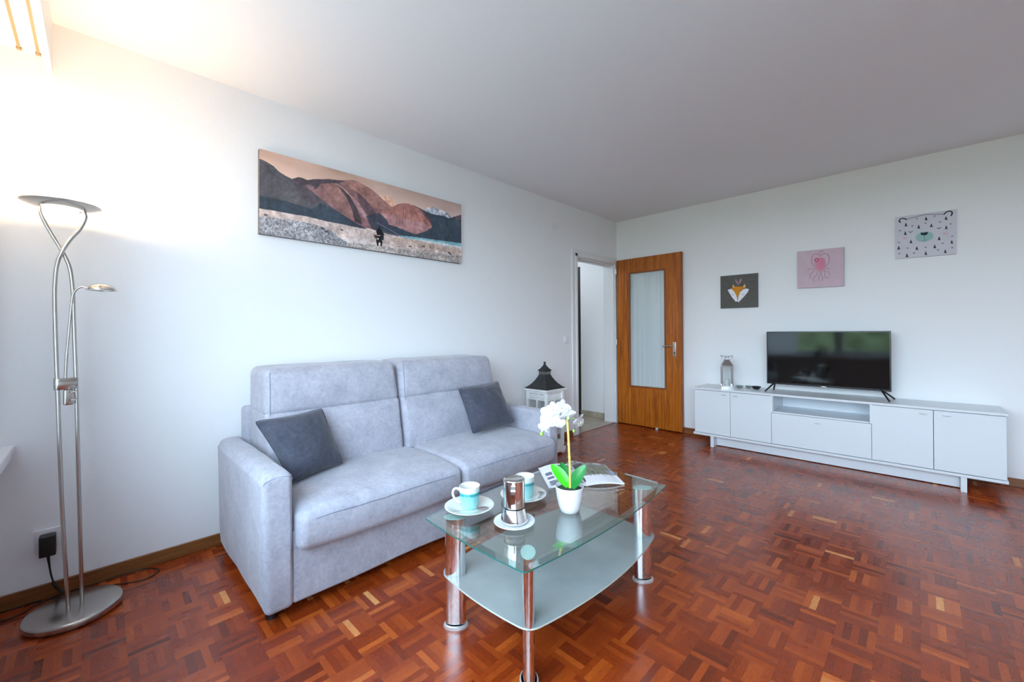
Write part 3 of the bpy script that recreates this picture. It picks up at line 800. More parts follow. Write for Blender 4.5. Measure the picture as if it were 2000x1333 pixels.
for lx, ly, ra in ((1.412, -3.628, PI/4), (1.787, -3.622, 3*PI/4), (1.790, -2.858, PI/4), (1.415, -2.862, 3*PI/4)):
    bm = bmesh.new(); A, B_ = 0.039, 0.0205
    lathe(bm, [(0, 0.006), (A, 0.006), (A, 0.1925)], c=(lx, ly, 0), sx=1, sy=B_/A, rot=ra, seg=40)
    lathe(bm, [(A, 0.1995), (A, 0.4175), (0, 0.4175)], c=(lx, ly, 0), sx=1, sy=B_/A, rot=ra, seg=40)
    leg = obj('leg', bm, M_chrome, table, angle=40)
    bm = bmesh.new(); q = A+0.009
    lathe(bm, [(0, 0), (q, 0), (q+0.001, 0.004), (q-0.002, 0.011), (A+0.001, 0.014), (A, 0.014)], c=(lx, ly, 0), sx=1, sy=(B_+0.011)/q, rot=ra, seg=40)
    obj('foot_ring', bm, M_foot, leg)
    bm = bmesh.new(); lathe(bm, [(A, 0.4176), (A+0.002, 0.4178), (A+0.002, 0.4215), (0, 0.4218)], c=(lx, ly, 0), sx=1.05, sy=1.12*B_/A, rot=ra, seg=40)
    obj('cap_disc', bm, M_cap, leg)

# ---------------------------------------------------------------- saucers, cups, spoons
def saucer(c, label, R_=0.097):
    r = R_/0.097
    bm = bmesh.new(); lathe(bm, [(0, 0.0035), (0.026*r, 0.0035), (0.029*r, 0.0), (0.033*r, 0.0), (0.036*r, 0.0035), (0.062*r, 0.009), (0.088*r, 0.0165), (0.0962*r, 0.0195), (0.097*r, 0.0210), (0.0955*r, 0.0218), (0.086*r, 0.0190), (0.060*r, 0.0120), (0.044*r, 0.0072), (0.030*r, 0.0064), (0, 0.0062)], c=c, seg=72)
    o = obj('saucer', bm, M_porcelain, None, angle=60); setorigin(o, c); return tag(o, label, 'saucer', 'white saucers on the glass table')
Z0 = TZ+0.0006
S1 = (1.424, -3.566, Z0); S2 = (1.498, -3.334, Z0)
saucer(S1, 'white porcelain saucer under the turquoise cup nearest the sofa front corner')
saucer(S2, 'white porcelain saucer under the half-hidden cup behind the coffee pot')
def cupmat():
    m, n, l, p = newmat('turquoise_glaze'); X = NX(n, l)
    g = n.new('ShaderNodeTexCoord'); s = n.new('ShaderNodeSeparateXYZ'); l.new(g.outputs['Object'], s.inputs[0])
    mp = n.new('ShaderNodeMapping'); mp.inputs['Scale'].default_value = (90, 90, 3); l.new(g.outputs['Object'], mp.inputs[0])
    t = noise_node(n, l, 1.2, 3, 0.6, mp.outputs[0])
    f = X.m('ADD', X.m('DIVIDE', s.outputs[2], 0.1), X.m('MULTIPLY', X.m('SUBTRACT', t.outputs[0], 0.5), 0.03))
    w_ = srgb(216, 218, 214)
    r_ = ramp(n, l, f, [(0.0, srgb(150, 206, 204)), (0.30, srgb(140, 200, 200)), (0.55, srgb(126, 190, 192)), (0.545, srgb(116, 184, 186)), (0.55, srgb(50, 144, 146)), (0.655, srgb(64, 156, 158)), (0.66, srgb(160, 206, 204)), (0.70, srgb(186, 214, 212)), (0.705, w_), (1.0, w_)])
    mul = n.new('ShaderNodeMix'); mul.data_type = 'RGBA'; mul.blend_type = 'MULTIPLY'; mul.inputs[0].default_value = 1
    gr = ramp(n, l, t.outputs[0], [(0.3, (0.88, 0.94, 0.95, 1)), (0.7, (1, 1, 1, 1))]); l.new(r_.outputs[0], mul.inputs[6]); l.new(gr.outputs[0], mul.inputs[7])
    l.new(mul.outputs[2], p.inputs['Base Color']); p.inputs['Roughness'].default_value = 0.14; p.inputs['Coat Weight'].default_value = 0.4; return m
M_cupg = cupmat()
def cup(c, label):
    r = thing('cup', label, 'cup', c, 'turquoise espresso cups')
    h = 0.088
    prof = [(0, 0.003), (0.026, 0.003), (0.027, 0), (0.030, 0), (0.032, 0.004), (0.0345, 0.012), (0.0385, 0.045), (0.0405, 0.072), (0.0412, h-0.001), (0.0405, h), (0.0392, h-0.001), (0.0382, 0.070), (0.0355, 0.040), (0.031, 0.012), (0, 0.008)]
    bm = bmesh.new(); lathe(bm, prof, seg=56)
    for f in bm.faces:
        cc = f.calc_center_median(); rr = math.hypot(cc.x, cc.y)
        # inside is plain white
        if f.normal.dot(Vector((cc.x, cc.y, 0))) < 0 and cc.z > 0.006: f.material_index = 1
    bm.normal_update()
    for f in bm.faces:
        cc = f.calc_center_median()
        f.material_index = 1 if (cc.z > h-0.002 or (f.normal.dot(Vector((cc.x, cc.y, 0.0))) < -1e-4)) else 0
    obj('cup_body', bm, [M_cupg, M_porcelain], r, local=True)
    dx, dy = -0.711, -0.703
    P_ = [(0.0400, 0.070), (0.050, 0.0765), (0.062, 0.072), (0.0665, 0.056), (0.060, 0.038), (0.048, 0.026), (0.0365, 0.020)]
    obj('handle', TUBE(catmull([(dx*a, dy*a, z) for a, z in P_], 6), 0.0036, seg=12, flat=1.3), M_porcelain, r, local=True)
    return r
CZ = Z0+0.0068
cup((1.420, -3.562, CZ), 'turquoise banded white cup whose whole handle shows, on the near-left saucer')
cup((1.502, -3.330, CZ), 'turquoise banded white cup partly hidden behind the steel coffee pot')
def spoon(p0, p1, label, z):
    r = thing('teaspoon', label, 'spoon', (p0[0], p0[1], z), 'teaspoons on the saucers')
    d = Vector((p1[0]-p0[0], p1[1]-p0[1], 0)); L = d.length; d.normalize(); nrm = Vector((-d.y, d.x, 0))
    o_ = Vector((p0[0], p0[1], 0))
    pts = []; N = 26; bm = bmesh.new(); rows = []
    for i in range(N+1):
        t = i/N
        if t < 0.66: w = 0.0030-0.0012*math.sin(t/0.66*PI); 
        else: w = 0.0026+0.0125*math.sin((t-0.66)/0.34*PI)**0.7
        bowl = max(0, (t-0.66)/0.34)
        zc = z+0.0095-0.004*t+(-0.0035*math.sin(bowl*PI))
        row = []
        for k in (-1, -0.5, 0, 0.5, 1):
            row.append((o_+d*L*t+nrm*w*k+Vector((0, 0, zc+(0.0035*math.sin(bowl*PI) if True else 0)*(k*k)))))
        rows.append(row)
    for off, flip in ((0, 0), (-0.0012, 1)):
        V_ = [[bm.verts.new(q+Vector((0, 0, off))) for q in row] for row in rows]
        for i in range(N):
            for k in range(4):
                q = (V_[i][k], V_[i+1][k], V_[i+1][k+1], V_[i][k+1]); bm.faces.new(q[::-1] if not flip else q)
    obj('spoon_metal', bm, M_steel, r)
    return r
# flatten: the spoons are single-piece things
def spoon1(p0, p1, label, z):
    r = spoon(p0, p1, label, z); ch = r.children[0]
    nm = ch; me = ch.data; lab, cat, grp, loc = r['label'], r['category'], r['group'], r.location.copy()
    bpy.data.objects.remove(ch); bpy.data.objects.remove(r)
    o = bpy.data.objects.new('teaspoon', me); C.objects.link(o); o.location = loc; tag(o, lab, cat, grp)
spoon1((1.437, -3.653), (1.497, -3.532), 'steel teaspoon lying across the front of the near-left saucer', Z0+0.0155)
spoon1((1.585, -3.338), (1.545, -3.268), 'steel teaspoon on the saucer behind the coffee pot', Z0+0.0155)
# ---------------------------------------------------------------- moka pot on a small plate
pc = (1.630, -3.524, Z0)
bm = bmesh.new(); lathe(bm, [(0, 0.003), (0.040, 0.003), (0.043, 0.0), (0.047, 0.0), (0.052, 0.004), (0.070, 0.0075), (0.0755, 0.0095), (0.0745, 0.0112), (0.066, 0.0095), (0.050, 0.0070), (0, 0.0066)], c=pc, seg=64)
o = obj('small_plate', bm, M_potwhite, None, angle=60); setorigin(o, pc); tag(o, 'small flat white plate under the steel coffee pot', 'plate')
mc = (1.630, -3.524, Z0+0.0072)
moka = thing('coffee_pot', 'polished stainless steel stovetop coffee pot standing on a small white plate', 'coffee pot', mc)
bm = bmesh.new(); lathe(bm, [(0, 0.0), (0.046, 0.0), (0.0505, 0.003), (0.0515, 0.008), (0.0495, 0.016), (0.0425, 0.036), (0.0380, 0.050), (0.0372, 0.0515)], c=mc, seg=56); obj('water_chamber', bm, M_steel, moka)
bm = bmesh.new(); lathe(bm, [(0.0372, 0.0515), (0.0388, 0.0520), (0.0390, 0.0550), (0.0374, 0.0555)], c=mc, seg=56); obj('joint_ring', bm, M_black, moka)
bm = bmesh.new(); lathe(bm, [(0.0374, 0.0555), (0.0385, 0.0565), (0.0388, 0.100), (0.0388, 0.1495), (0.0375, 0.1505)], c=mc, seg=56)
o_ = obj('upper_body', bm, M_steel, moka)
bm = bmesh.new(); lathe(bm, [(0.0395, 0.1500), (0.0398, 0.1525), (0.0385, 0.1555), (0.031, 0.1572), (0.0285, 0.1555), (0, 0.1552)], c=mc, seg=56); obj('lid', bm, M_steel, moka)
hd = Vector((0.66, -0.75, 0)).normalized(); hn = Vector((-hd.y, hd.x, 0)); bm = bmesh.new()
hp_ = catmull([(0.036, 0.139), (0.050, 0.141), (0.060, 0.138), (0.064, 0.126), (0.064, 0.100), (0.0635, 0.078), (0.060, 0.070)], 6)if False else None
P_ = [(0.037, 0.140), (0.052, 0.1415), (0.061, 0.136), (0.064, 0.124), (0.064, 0.100), (0.0635, 0.080), (0.0625, 0.068)]
cv = catmull([(a, z, 0) for a, z in P_], 6); w = 0.0078; th = 0.0022; prev = None
for i, q in enumerate(cv):
    t = (cv[min(i+1, len(cv)-1)]-cv[max(i-1, 0)]).normalized(); n2 = Vector((t.y, -t.x))
    ring = []
    for sa, sb in ((-1, -1), (1, -1), (1, 1), (-1, 1)):
        a = q.x+n2.x*th*sb; z = q.y+n2.y*th*sb
        ring.append(bm.verts.new(Vector(mc)+hd*a+hn*w*sa+Vector((0, 0, z))))
    if prev:
        for k in range(4): bm.faces.new((prev[k], prev[(k+1) % 4], ring[(k+1) % 4], ring[k]))
    else: bm.faces.new(ring[::-1])
    prev = ring
bm.faces.new(prev); bmesh.ops.recalc_face_normals(bm, faces=bm.faces)
obj('handle', bm, M_steel, moka, bevel=0.0008)
bm = bmesh.new(); sd = -hd; 
lathe(bm, [(0, -0.006), (0.0075, -0.005), (0.0035, 0.006), (0, 0.006)], c=tuple(Vector(mc)+sd*0.041+Vector((0, 0, 0.142))), seg=16); obj('spout', bm, M_steel, moka)

# ---------------------------------------------------------------- orchid
oc = (1.713, -3.300, Z0)
orch = thing('potted_orchid', 'artificial white orchid with green leaves in a plain white pot', 'plant', oc)
bm = bmesh.new(); lathe(bm, [(0, 0.0), (0.033, 0.0), (0.0365, 0.003), (0.043, 0.020), (0.050, 0.055), (0.0545, 0.090), (0.0560, 0.097), (0.0545, 0.0985), (0.0525, 0.096), (0.0505, 0.088), (0.050, 0.084)], c=oc, seg=64)
obj('pot', bm, M_potwhite, orch)
M_soil = plain('dark_moss', (0.03, 0.05, 0.03, 1), 0.95, bump=1.0, bscale=60, var=0.6, vscale=30)
bm = bmesh.new(); lathe(bm, [(0.0515, 0.084), (0.035, 0.089), (0.02, 0.090), (0, 0.089)], c=oc, seg=40)
for v in bm.verts: v.co.z += 0.003*nz(v.co.x*90, v.co.y*90)
obj('soil', bm, M_soil, orch)
M_stem = plain('bamboo_stem', srgb(208, 182, 96), 0.45, var=0.2, vscale=25)
M_leaf1 = plain('leaf_green_bright', srgb(56, 178, 24), 0.32, var=0.12, vscale=30)
M_leaf2 = plain('leaf_green_deep', srgb(22, 112, 44), 0.35, var=0.12, vscale=30)
M_petal = plain('petal_white', (0.64, 0.63, 0.67, 1), 0.55, var=0.015)
M_petal.node_tree.nodes['Principled BSDF'].inputs['Subsurface Weight'].default_value = 0.0
M_lip = plain('flower_lip', srgb(226, 232, 196), 0.5)
M_bud = plain('bud_green', srgb(150, 190, 90), 0.5)
M_twig = plain('green_twig', srgb(96, 140, 60), 0.5)
bm = bmesh.new(); sp = [(1.716, -3.300, Z0+0.085), (1.7155, -3.300, 0.60), (1.7125, -3.300, 0.666), (1.709, -3.300, 0.735), (1.7045, -3.300, 0.786)]
tube(bm, catmull(sp, 8), 0.0045, seg=12)
for z_, x_ in ((0.640, 1.714), (0.690, 1.7115)): tube(bm, [(x_, -3.3, z_-0.004), (x_, -3.3, z_+0.004)], 0.0056, seg=12)
obj('stem', bm, M_stem, orch)
bm = bmesh.new(); tube(bm, catmull([(1.706, -3.302, 0.74), (1.703, -3.303, 0.79), (1.690, -3.306, 0.812), (1.660, -3.306, 0.806), (1.630, -3.305, 0.780), (1.602, -3.304, 0.745), (1.580, -3.303, 0.706)], 8), 0.0016, seg=8)
tube(bm, catmull([(1.704, -3.303, 0.775), (1.72, -3.301, 0.792), (1.745, -3.300, 0.792), (1.765, -3.300, 0.782)], 8), 0.0015, seg=8)
obj('flower_spray', bm, M_twig, orch)
def leafmesh(base, tip, width, mat_, up, curl, nrm_hint):
    base, tip = Vector(base), Vector(tip); bm = bmesh.new(); N = 16; K = 6; rows = []
    d = (tip-base); L = d.length; d.normalize(); side = d.cross(Vector(nrm_hint)).normalized(); nn = side.cross(d).normalized()
    for s in (0, 1):
        rws = []
        for i in range(N+1):
            t = i/N; w = width*(math.sin(PI*min(1, t*0.86+0.10))**0.75)*(1 if t < 0.999 else 0.02)
            c = base+d*L*t+nn*curl*math.sin(t*PI*0.9)
            rws.append([bm.verts.new(c+side*w*(k/K*2-1)+nn*(0.22*w*abs(k/K*2-1)**1.5)-nn*0.0009*s) for k in range(K+1)])
        for i in range(N):
            for k in range(K):
                q = (rws[i][k], rws[i+1][k], rws[i+1][k+1], rws[i][k+1]); bm.faces.new(q if s else q[::-1])
    return bm
obj('leaf', leafmesh((1.712, -3.296, 0.517), (1.628, -3.308, 0.594), 0.0225, M_leaf1, 0, 0.010, (0.45, -0.55, 0.7)), M_leaf1, orch)['label'] = 'bright green leaf reaching left'
obj('leaf', leafmesh((1.719, -3.298, 0.517), (1.770, -3.268, 0.614), 0.0240, M_leaf2, 0, 0.008, (0.3, -0.6, 0.6)), M_leaf2, orch)['label'] = 'deep green leaf reaching right'
obj('leaf', leafmesh((1.708, -3.292, 0.517), (1.648, -3.270, 0.598), 0.019, M_leaf2, 0, 0.010, (0.5, -0.4, 0.7)), M_leaf2, orch)
def petal(bm, c, d, n, L, Wd, curl, mi=0):
    c, d, n = Vector(c), Vector(d).normalized(), Vector(n).normalized(); side = d.cross(n).normalized(); N = 8; K = 6
    for s in (0, 1):
        rows = []
        for i in range(N+1):
            t = i/N; w = Wd*(math.sin(PI*(0.08+0.86*t))**0.7)
            rows.append([bm.verts.new(c+d*L*t+side*w*(k/K*2-1)+n*(curl*t*t+0.12*w*math.cos((k/K*2-1)*PI)+0.0008*math.sin(k*2+i))-n*0.0006*s) for k in range(K+1)])
        for i in range(N):
            for k in range(K):
                q = (rows[i][k], rows[i][k+1], rows[i+1][k+1], rows[i+1][k]); f = bm.faces.new(q if not s else q[::-1]); f.material_index = mi
def flower(c, n, roll, R_, sc=1.0):
    n = Vector(n).normalized(); a = n.cross(Vector((0, 0, 1))).normalized(); b = n.cross(a).normalized()*-1
    D = lambda ang: a*math.cos(ang+roll)+b*math.sin(ang+roll)
    bm = bmesh.new(); c = Vector(c)
    for ang in (PI/2, PI/2+2*PI/3, PI/2-2*PI/3): petal(bm, c-n*0.001, D(ang), n, R_, R_*0.36, -0.004)
    for ang in (0.20, PI-0.20): petal(bm, c+n*0.0015, D(ang), n, R_*1.02, R_*0.56, 0.003)
    fl_ = obj('flower', bm, M_petal, orch, angle=180)
    bm = bmesh.new(); petal(bm, c+n*0.003, D(-PI/2), n, R_*0.42, R_*0.17, 0.007); petal(bm, c+n*0.003, D(PI*0.15), n, R_*0.22, R_*0.1, 0.006); petal(bm, c+n*0.003, D(PI*0.85), n, R_*0.22, R_*0.1, 0.006)
    obj('flower_lip', bm, M_lip, fl_, angle=180)
cd = Vector((0.60, -0.75, 0.15))
FL = [((1.616, -3.312, 0.800), (0.2, -0.95, 0.15), 0.2, 0.029), ((1.652, -3.318, 0.816), (0.75, -0.6, 0.25), -0.1, 0.033), ((1.690, -3.312, 0.826), (0.9, -0.35, 0.1), 0.3, 0.034),
      ((1.707, -3.300, 0.802), (0.6, -0.3, -0.45), -0.3, 0.030), ((1.606, -3.315, 0.765), (0.0, -0.9, 0.3), 0.5, 0.028), ((1.636, -3.322, 0.772), (0.65, -0.75, 0.1), -0.4, 0.033),
      ((1.668, -3.318, 0.770), (0.8, -0.6, -0.15), 0.15, 0.030), ((1.590, -3.310, 0.735), (-0.1, -0.9, -0.2), 0.1, 0.024), ((1.760, -3.300, 0.784), (0.75, 0.05, -0.35), 0.6, 0.031)]
for c_, n_, rl, R_ in FL: flower(c_, n_, rl, R_*1.12)
bm = bmesh.new(); lathe(bm, [(0, -0.012), (0.006, -0.006), (0.0075, 0.001), (0.004, 0.009), (0, 0.012)], c=(1.575, -3.304, 0.708), seg=14); obj('bud', bm, M_bud, orch)
bm = bmesh.new(); lathe(bm, [(0, -0.008), (0.004, -0.003), (0.005, 0.002), (0, 0.009)], c=(1.737, -3.302, 0.745), seg=14); obj('bud', bm, M_bud, orch)
# ---------------------------------------------------------------- magazine
def page_art(kind):
    a = Art(110, 150, [(0, 0), (110, 0), (110, 150), (0, 150)], (236, 234, 240))
    n_ = vnoise(150, 110, 8, 5, 3 if kind else 9)
    if kind == 0:   # left page: white with small photos
        a.fill([(52, 10), (104, 10), (104, 46), (52, 46)], (96, 112, 140), nmap=((176, 190, 206), n_))
        a.fill([(60, 10), (72, 10), (70, 24), (60, 22)], (40, 56, 84)); a.fill([(84, 10), (96, 14), (90, 34)], (60, 74, 104))
        a.fill([(50, 58), (104, 56), (104, 84), (50, 84)], (150, 142, 168), nmap=((214, 206, 220), n_))
        for k in range(5): a.stroke([(52, 92+k*5), (100, 92+k*5)], 1.2, (150, 150, 158))
        a.fill([(10, 52), (30, 52), (30, 74), (10, 74)], (70, 76, 96), nmap=((140, 148, 170), n_)); a.fill([(10, 84), (30, 84), (30, 100), (10, 100)], (120, 104, 140))
        a.fill([(10, 112), (104, 112), (104, 142), (10, 142)], (70, 84, 96), nmap=((170, 178, 186), n_))
        for k in range(6): a.stroke([(10, 10+k*5), (44, 10+k*5)], 1.1, (168, 168, 176))
    else:           # right page: grey garden photo over a white text block
        a.fill([(0, 0), (110, 0), (110, 92), (0, 92)], (96, 96, 96), nmap=((170, 168, 160), n_))
        a.fill([(66, 0), (98, 0), (88, 14), (70, 12)], (196, 196, 200)); a.fill([(86, 60), (110, 56), (110, 84), (90, 84)], (150, 158, 186))
        a.fill([(0, 0), (34, 0), (26, 26), (0, 34)], (58, 50, 54))
        rs = np.random.RandomState(5)
        for k in range(80):
            x = 20+rs.rand()*62; y = 22+rs.rand()*56; an = rs.rand()*2.2-0.4; L = 12+rs.rand()*22
            c = [(70, 84, 52), (96, 108, 60), (128, 120, 84), (52, 46, 36), (150, 142, 110)][rs.randint(5)]
            a.stroke([(x, y), (x+L*math.cos(an), y+L*math.sin(an))], 2.2, c, 0.9)
        a.fill([(0, 40), (22, 46), (16, 90), (0, 92)], (140, 140, 132), nmap=((90, 96, 84), n_))
        for k in range(8): a.stroke([(12, 102+k*5), (96, 102+k*5)], 1.0, (196, 194, 204))
        a.fill([(0, 100), (8, 104), (6, 128), (0, 134)], (70, 76, 84))
    return a
mag = thing('magazine', 'open magazine with photo pages lying on the far end of the glass table', 'magazine', (1.52, -2.96, TZ))
dv = Vector((0.775, -0.632, 0)); wv = Vector((0.632, 0.775, 0))
SP0 = Vector((1.408, -2.872, TZ+0.001)); LP = 0.272; WP = 0.178
def page_pt(side, u, v):
    """u from the spine to the outer edge, v from the top to the bottom"""
    s_ = u*WP
    z = 0.003+0.015*math.sin(min(1, u*1.08)*PI)**0.8*(0.75 if side > 0 else 1.0)*(1-0.25*v)+0.004*(1-u)
    if side > 0: z += 0.006*u*u*0.6
    return SP0+dv*(v*LP)+wv*(side*s_*(0.985))+Vector((0, 0, z))
for side in (-1, 1):
    a = page_art(0 if side < 0 else 1)
    if side < 0: P = lambda u, v: page_pt(-1, 1-u, v)
    else: P = lambda u, v: page_pt(1, u, v)
    bm = picture_mesh('p', a, P, None)
    N = 24
    # paper block under the sheet: rim down to the table
    for (ua, va, ub, vb) in [(i/N, 0, (i+1)/N, 0) for i in range(N)]+[((i+1)/N, 1, i/N, 1) for i in range(N)]+[((1 if side > 0 else 0), i/N, (1 if side > 0 else 0), (i+1)/N) for i in range(N)]:
        A_, B_ = P(ua, va), P(ub, vb); lo = TZ+0.0008
        dA = max(lo, A_.z-0.006); dB = max(lo, B_.z-0.006)
        f = bm.faces.new([bm.verts.new(q) for q in (A_, B_, Vector((B_.x, B_.y, dB)), Vector((A_.x, A_.y, dA)))]); f.material_index = 1
    g = [[bm.verts.new(Vector((P(i/N, j/N).x, P(i/N, j/N).y, max(TZ+0.0008, P(i/N, j/N).z-0.006)))) for i in range(N+1)] for j in range(N+1)]
    for j in range(N):
        for i in range(N): f = bm.faces.new((g[j][i], g[j][i+1], g[j+1][i+1], g[j+1][i])); f.material_index = 1
    pg = obj('page', bm, [M_page, plain('paper_edge', (0.72, 0.72, 0.72, 1), 0.6)], mag, angle=60)
    pg['label'] = 'left page with small photos' if side < 0 else 'right page with a grey garden photo'

# ---------------------------------------------------------------- floor lamp
lamp = thing('floor_lamp', 'brushed nickel twin-pole uplighter with a small reading arm standing in the left corner', 'lamp', (0.237, -4.664, 0.0))
bm = bmesh.new(); lathe(bm, [(0, 0.004), (0.138, 0.004), (0.143, 0.006), (0.1445, 0.010), (0.1445, 0.026), (0.1425, 0.0295), (0.139, 0.031), (0, 0.0318)], c=(0.237, -4.664, 0), seg=96); obj('base', bm, M_nickel, lamp, angle=50)
bm = bmesh.new(); lathe(bm, [(0, 0), (0.134, 0), (0.134, 0.004), (0, 0.004)], c=(0.237, -4.664, 0), seg=48); obj('felt_pad', bm, M_black, lamp)
pA = [(0.221, -4.643, 0.031), (0.226, -4.648, 0.409), (0.232, -4.654, 0.892), (0.236, -4.659, 1.164), (0.238, -4.661, 1.289), (0.240, -4.664, 1.355), (0.240, -4.671, 1.412), (0.238, -4.689, 1.468), (0.238, -4.714, 1.526), (0.240, -4.735, 1.577), (0.241, -4.746, 1.615), (0.241, -4.746, 1.640), (0.241, -4.742, 1.655)]
pB = [(0.254, -4.681, 0.031), (0.250, -4.695, 0.424), (0.245, -4.705, 0.898), (0.243, -4.708, 1.041), (0.242, -4.711, 1.265), (0.242, -4.709, 1.357), (0.246, -4.703, 1.419), (0.252, -4.689, 1.468), (0.246, -4.666, 1.521), (0.241, -4.642, 1.563), (0.240, -4.628, 1.600), (0.240, -4.624, 1.622), (0.240, -4.628, 1.640)]
for P_ in (pA, pB): obj('pole', TUBE(catmull(P_, 10), 0.0067, seg=16), M_nickel, lamp)
DC = (0.240, -4.690, 1.648)
bm = bmesh.new(); lathe(bm, [(0.060, -0.006), (0.080, -0.004), (0.110, 0.006), (0.1145, 0.0085), (0.1145, 0.0105), (0.110, 0.0090), (0.078, 0.000), (0.060, -0.002)], c=DC, seg=96)
bmesh.ops.recalc_face_normals(bm, faces=bm.faces); dish = obj('reflector_dish', bm, M_nickel, lamp, angle=60)
bm = bmesh.new(); lathe(bm, [(0, -0.022), (0.020, -0.0205), (0.040, -0.015), (0.052, -0.008), (0.059, -0.003), (0.059, 0.001), (0.050, -0.004), (0.036, -0.011), (0, -0.018)], c=DC, seg=64)
obj('glass_diffuser', bm, M_lampglass, dish)
for q in ((0.241, -4.7445, 1.652), (0.240, -4.627, 1.640)):
    bm = bmesh.new(); lathe(bm, [(0, -0.008), (0.006, -0.0075), (0.0085, 0), (0.006, 0.0075), (0, 0.008)], c=q, seg=16); obj('dish_knob', bm, M_chrome, lamp)
# clamp with dimmer box
cc = Vector((0.239, -4.682, 0.0)); pd = Vector((0.30, -0.95, 0)).normalized(); pn = Vector((0.95, 0.30, 0)).normalized()
bm = bmesh.new(); n_ = 40; ringo = []
for z_ in (0.914, 0.9155, 0.9585, 0.960):
    k = 0.0 if z_ in (0.9155, 0.9585) else 0.0012
    ringo.append([bm.verts.new(cc+pd*(0.0350-k)*math.copysign(abs(math.cos(t))**0.6, math.cos(t))+pn*(0.0145-k)*math.copysign(abs(math.sin(t))**0.6, math.sin(t))+Vector((0, 0, z_))) for t in [2*PI*i/n_ for i in range(n_)]])
for a, b in zip(ringo, ringo[1:]):
    for k in range(n_): bm.faces.new((a[k], a[(k+1) % n_], b[(k+1) % n_], b[k]))
bm.faces.new(ringo[0][::-1]); bm.faces.new(ringo[-1]); cl_ = obj('clamp', bm, M_nickel, lamp, angle=50)
bm = bmesh.new(); rbox(bm, -0.015, 0.015, -0.009, 0.009, 0.850, 0.914, 0.007, (8, 8, 8))
bmesh.ops.rotate(bm, verts=bm.verts, cent=(0, 0, 0), matrix=Matrix.Rotation(math.atan2(pd.y, pd.x), 3, 'Z')); bmesh.ops.translate(bm, verts=bm.verts, vec=(cc.x+0.004, cc.y+0.006, 0))
db = obj('dimmer_box', bm, M_nickel, lamp, angle=50)
for z_ in (0.902, 0.869):
    q = cc+pn*0.014+Vector((0.004, 0.012, z_)); bm = bmesh.new(); tube(bm, [q, q+pn*0.010+Vector((0, 0, 0.001)), q+pn*0.015+Vector((0, 0.004, 0.003))], [0.004, 0.0036, 0.0026], seg=12); obj('switch_knob', bm, M_chrome, db)
arm_ = catmull([(0.240, -4.683, 0.958), (0.240, -4.683, 1.000), (0.241, -4.680, 1.056)], 6)
bm = bmesh.new()
for i in range(len(arm_)*3):
    t = i/(len(arm_)*3-1); q = Vector((0.240, -4.684+0.004*t, 0.958+0.098*t)); tube(bm, [q, q+Vector((0, 0, 0.0022))], 0.0052, seg=12)
obj('gooseneck', bm, M_nickel, lamp)
bm = bmesh.new(); tube(bm, catmull([(0.240, -4.680, 1.052), (0.242, -4.671, 1.184), (0.244, -4.664, 1.276), (0.246, -4.659, 1.302), (0.250, -4.648, 1.322), (0.252, -4.634, 1.330), (0.254, -4.620, 1.327)], 8), 0.0042, seg=12)
obj('reading_arm', bm, M_nickel, lamp)
hc = (0.256, -4.578, 1.318)
bm = bmesh.new(); lathe(bm, [(0.047, 0.0), (0.0462, 0.004), (0.040, 0.014), (0.029, 0.0225), (0.015, 0.0270), (0, 0.0285)], c=hc, seg=56); lathe(bm, [(0, 0.0255), (0.015, 0.024), (0.029, 0.0195), (0.040, 0.011), (0.045, 0.0005), (0.047, 0.0)], c=hc, seg=56)
rh = obj('reading_shade', bm, M_nickel, lamp)
bm = bmesh.new(); lathe(bm, [(0, 0.001), (0.040, 0.002), (0.040, 0.005), (0, 0.008)], c=hc, seg=40); obj('shade_glass', bm, M_lampglass_off if 'M_lampglass_off' in globals() else M_porcelain, rh)
# power adaptor and cord
bm = bmesh.new(); rbox(bm, 0.012, 0.056, -4.771, -4.722, 0.192, 0.280, 0.005, (6, 6, 8)); pl_ = obj('power_plug', bm, M_black, lamp)
bm = bmesh.new(); lathe(bm, [(0, 0), (0.019, 0), (0.019, 0.006), (0, 0.006)], c=(0, 0, 0), seg=24)
bmesh.ops.rotate(bm, verts=bm.verts, cent=(0, 0, 0), matrix=Matrix.Rotation(PI/2, 3, 'Y')); bmesh.ops.translate(bm, verts=bm.verts, vec=(0.0105, -4.747, 0.272))
obj('plug_collar', bm, M_white, pl_)
bm = bmesh.new(); tube(bm, catmull([(0.036, -4.746, 0.194), (0.037, -4.743, 0.156), (0.038, -4.738, 0.110), (0.040, -4.728, 0.062), (0.042, -4.712, 0.030), (0.050, -4.690, 0.008)], 8), [0.0055-0.002*min(1, i/10) if i < 12 else (0.0032 if i < 22 or i > 34 else 0.0055) for i in range(41)], seg=10)
tube(bm, catmull([(0.050, -4.690, 0.006), (0.040, -4.74, 0.0035), (0.022, -4.80, 0.0035), (0.02, -4.90, 0.0035)], 8), 0.0028, seg=8)
tube(bm, catmull([(0.075, -4.93, 0.0035), (0.100, -4.86, 0.0035), (0.090, -4.815, 0.0035), (0.045, -4.775, 0.0035), (0.022, -4.70, 0.0035), (0.021, -4.60, 0.0035), (0.020, -4.52, 0.0035), (0.030, -4.44, 0.0035), (0.075, -4.392, 0.0035), (0.120, -4.403, 0.0035), (0.140, -4.45, 0.0035), (0.120, -4.51, 0.0035), (0.095, -4.545, 0.0035), (0.10, -4.585, 0.006)], 8), 0.0026, seg=8)
obj('power_cord', bm, M_black, lamp)
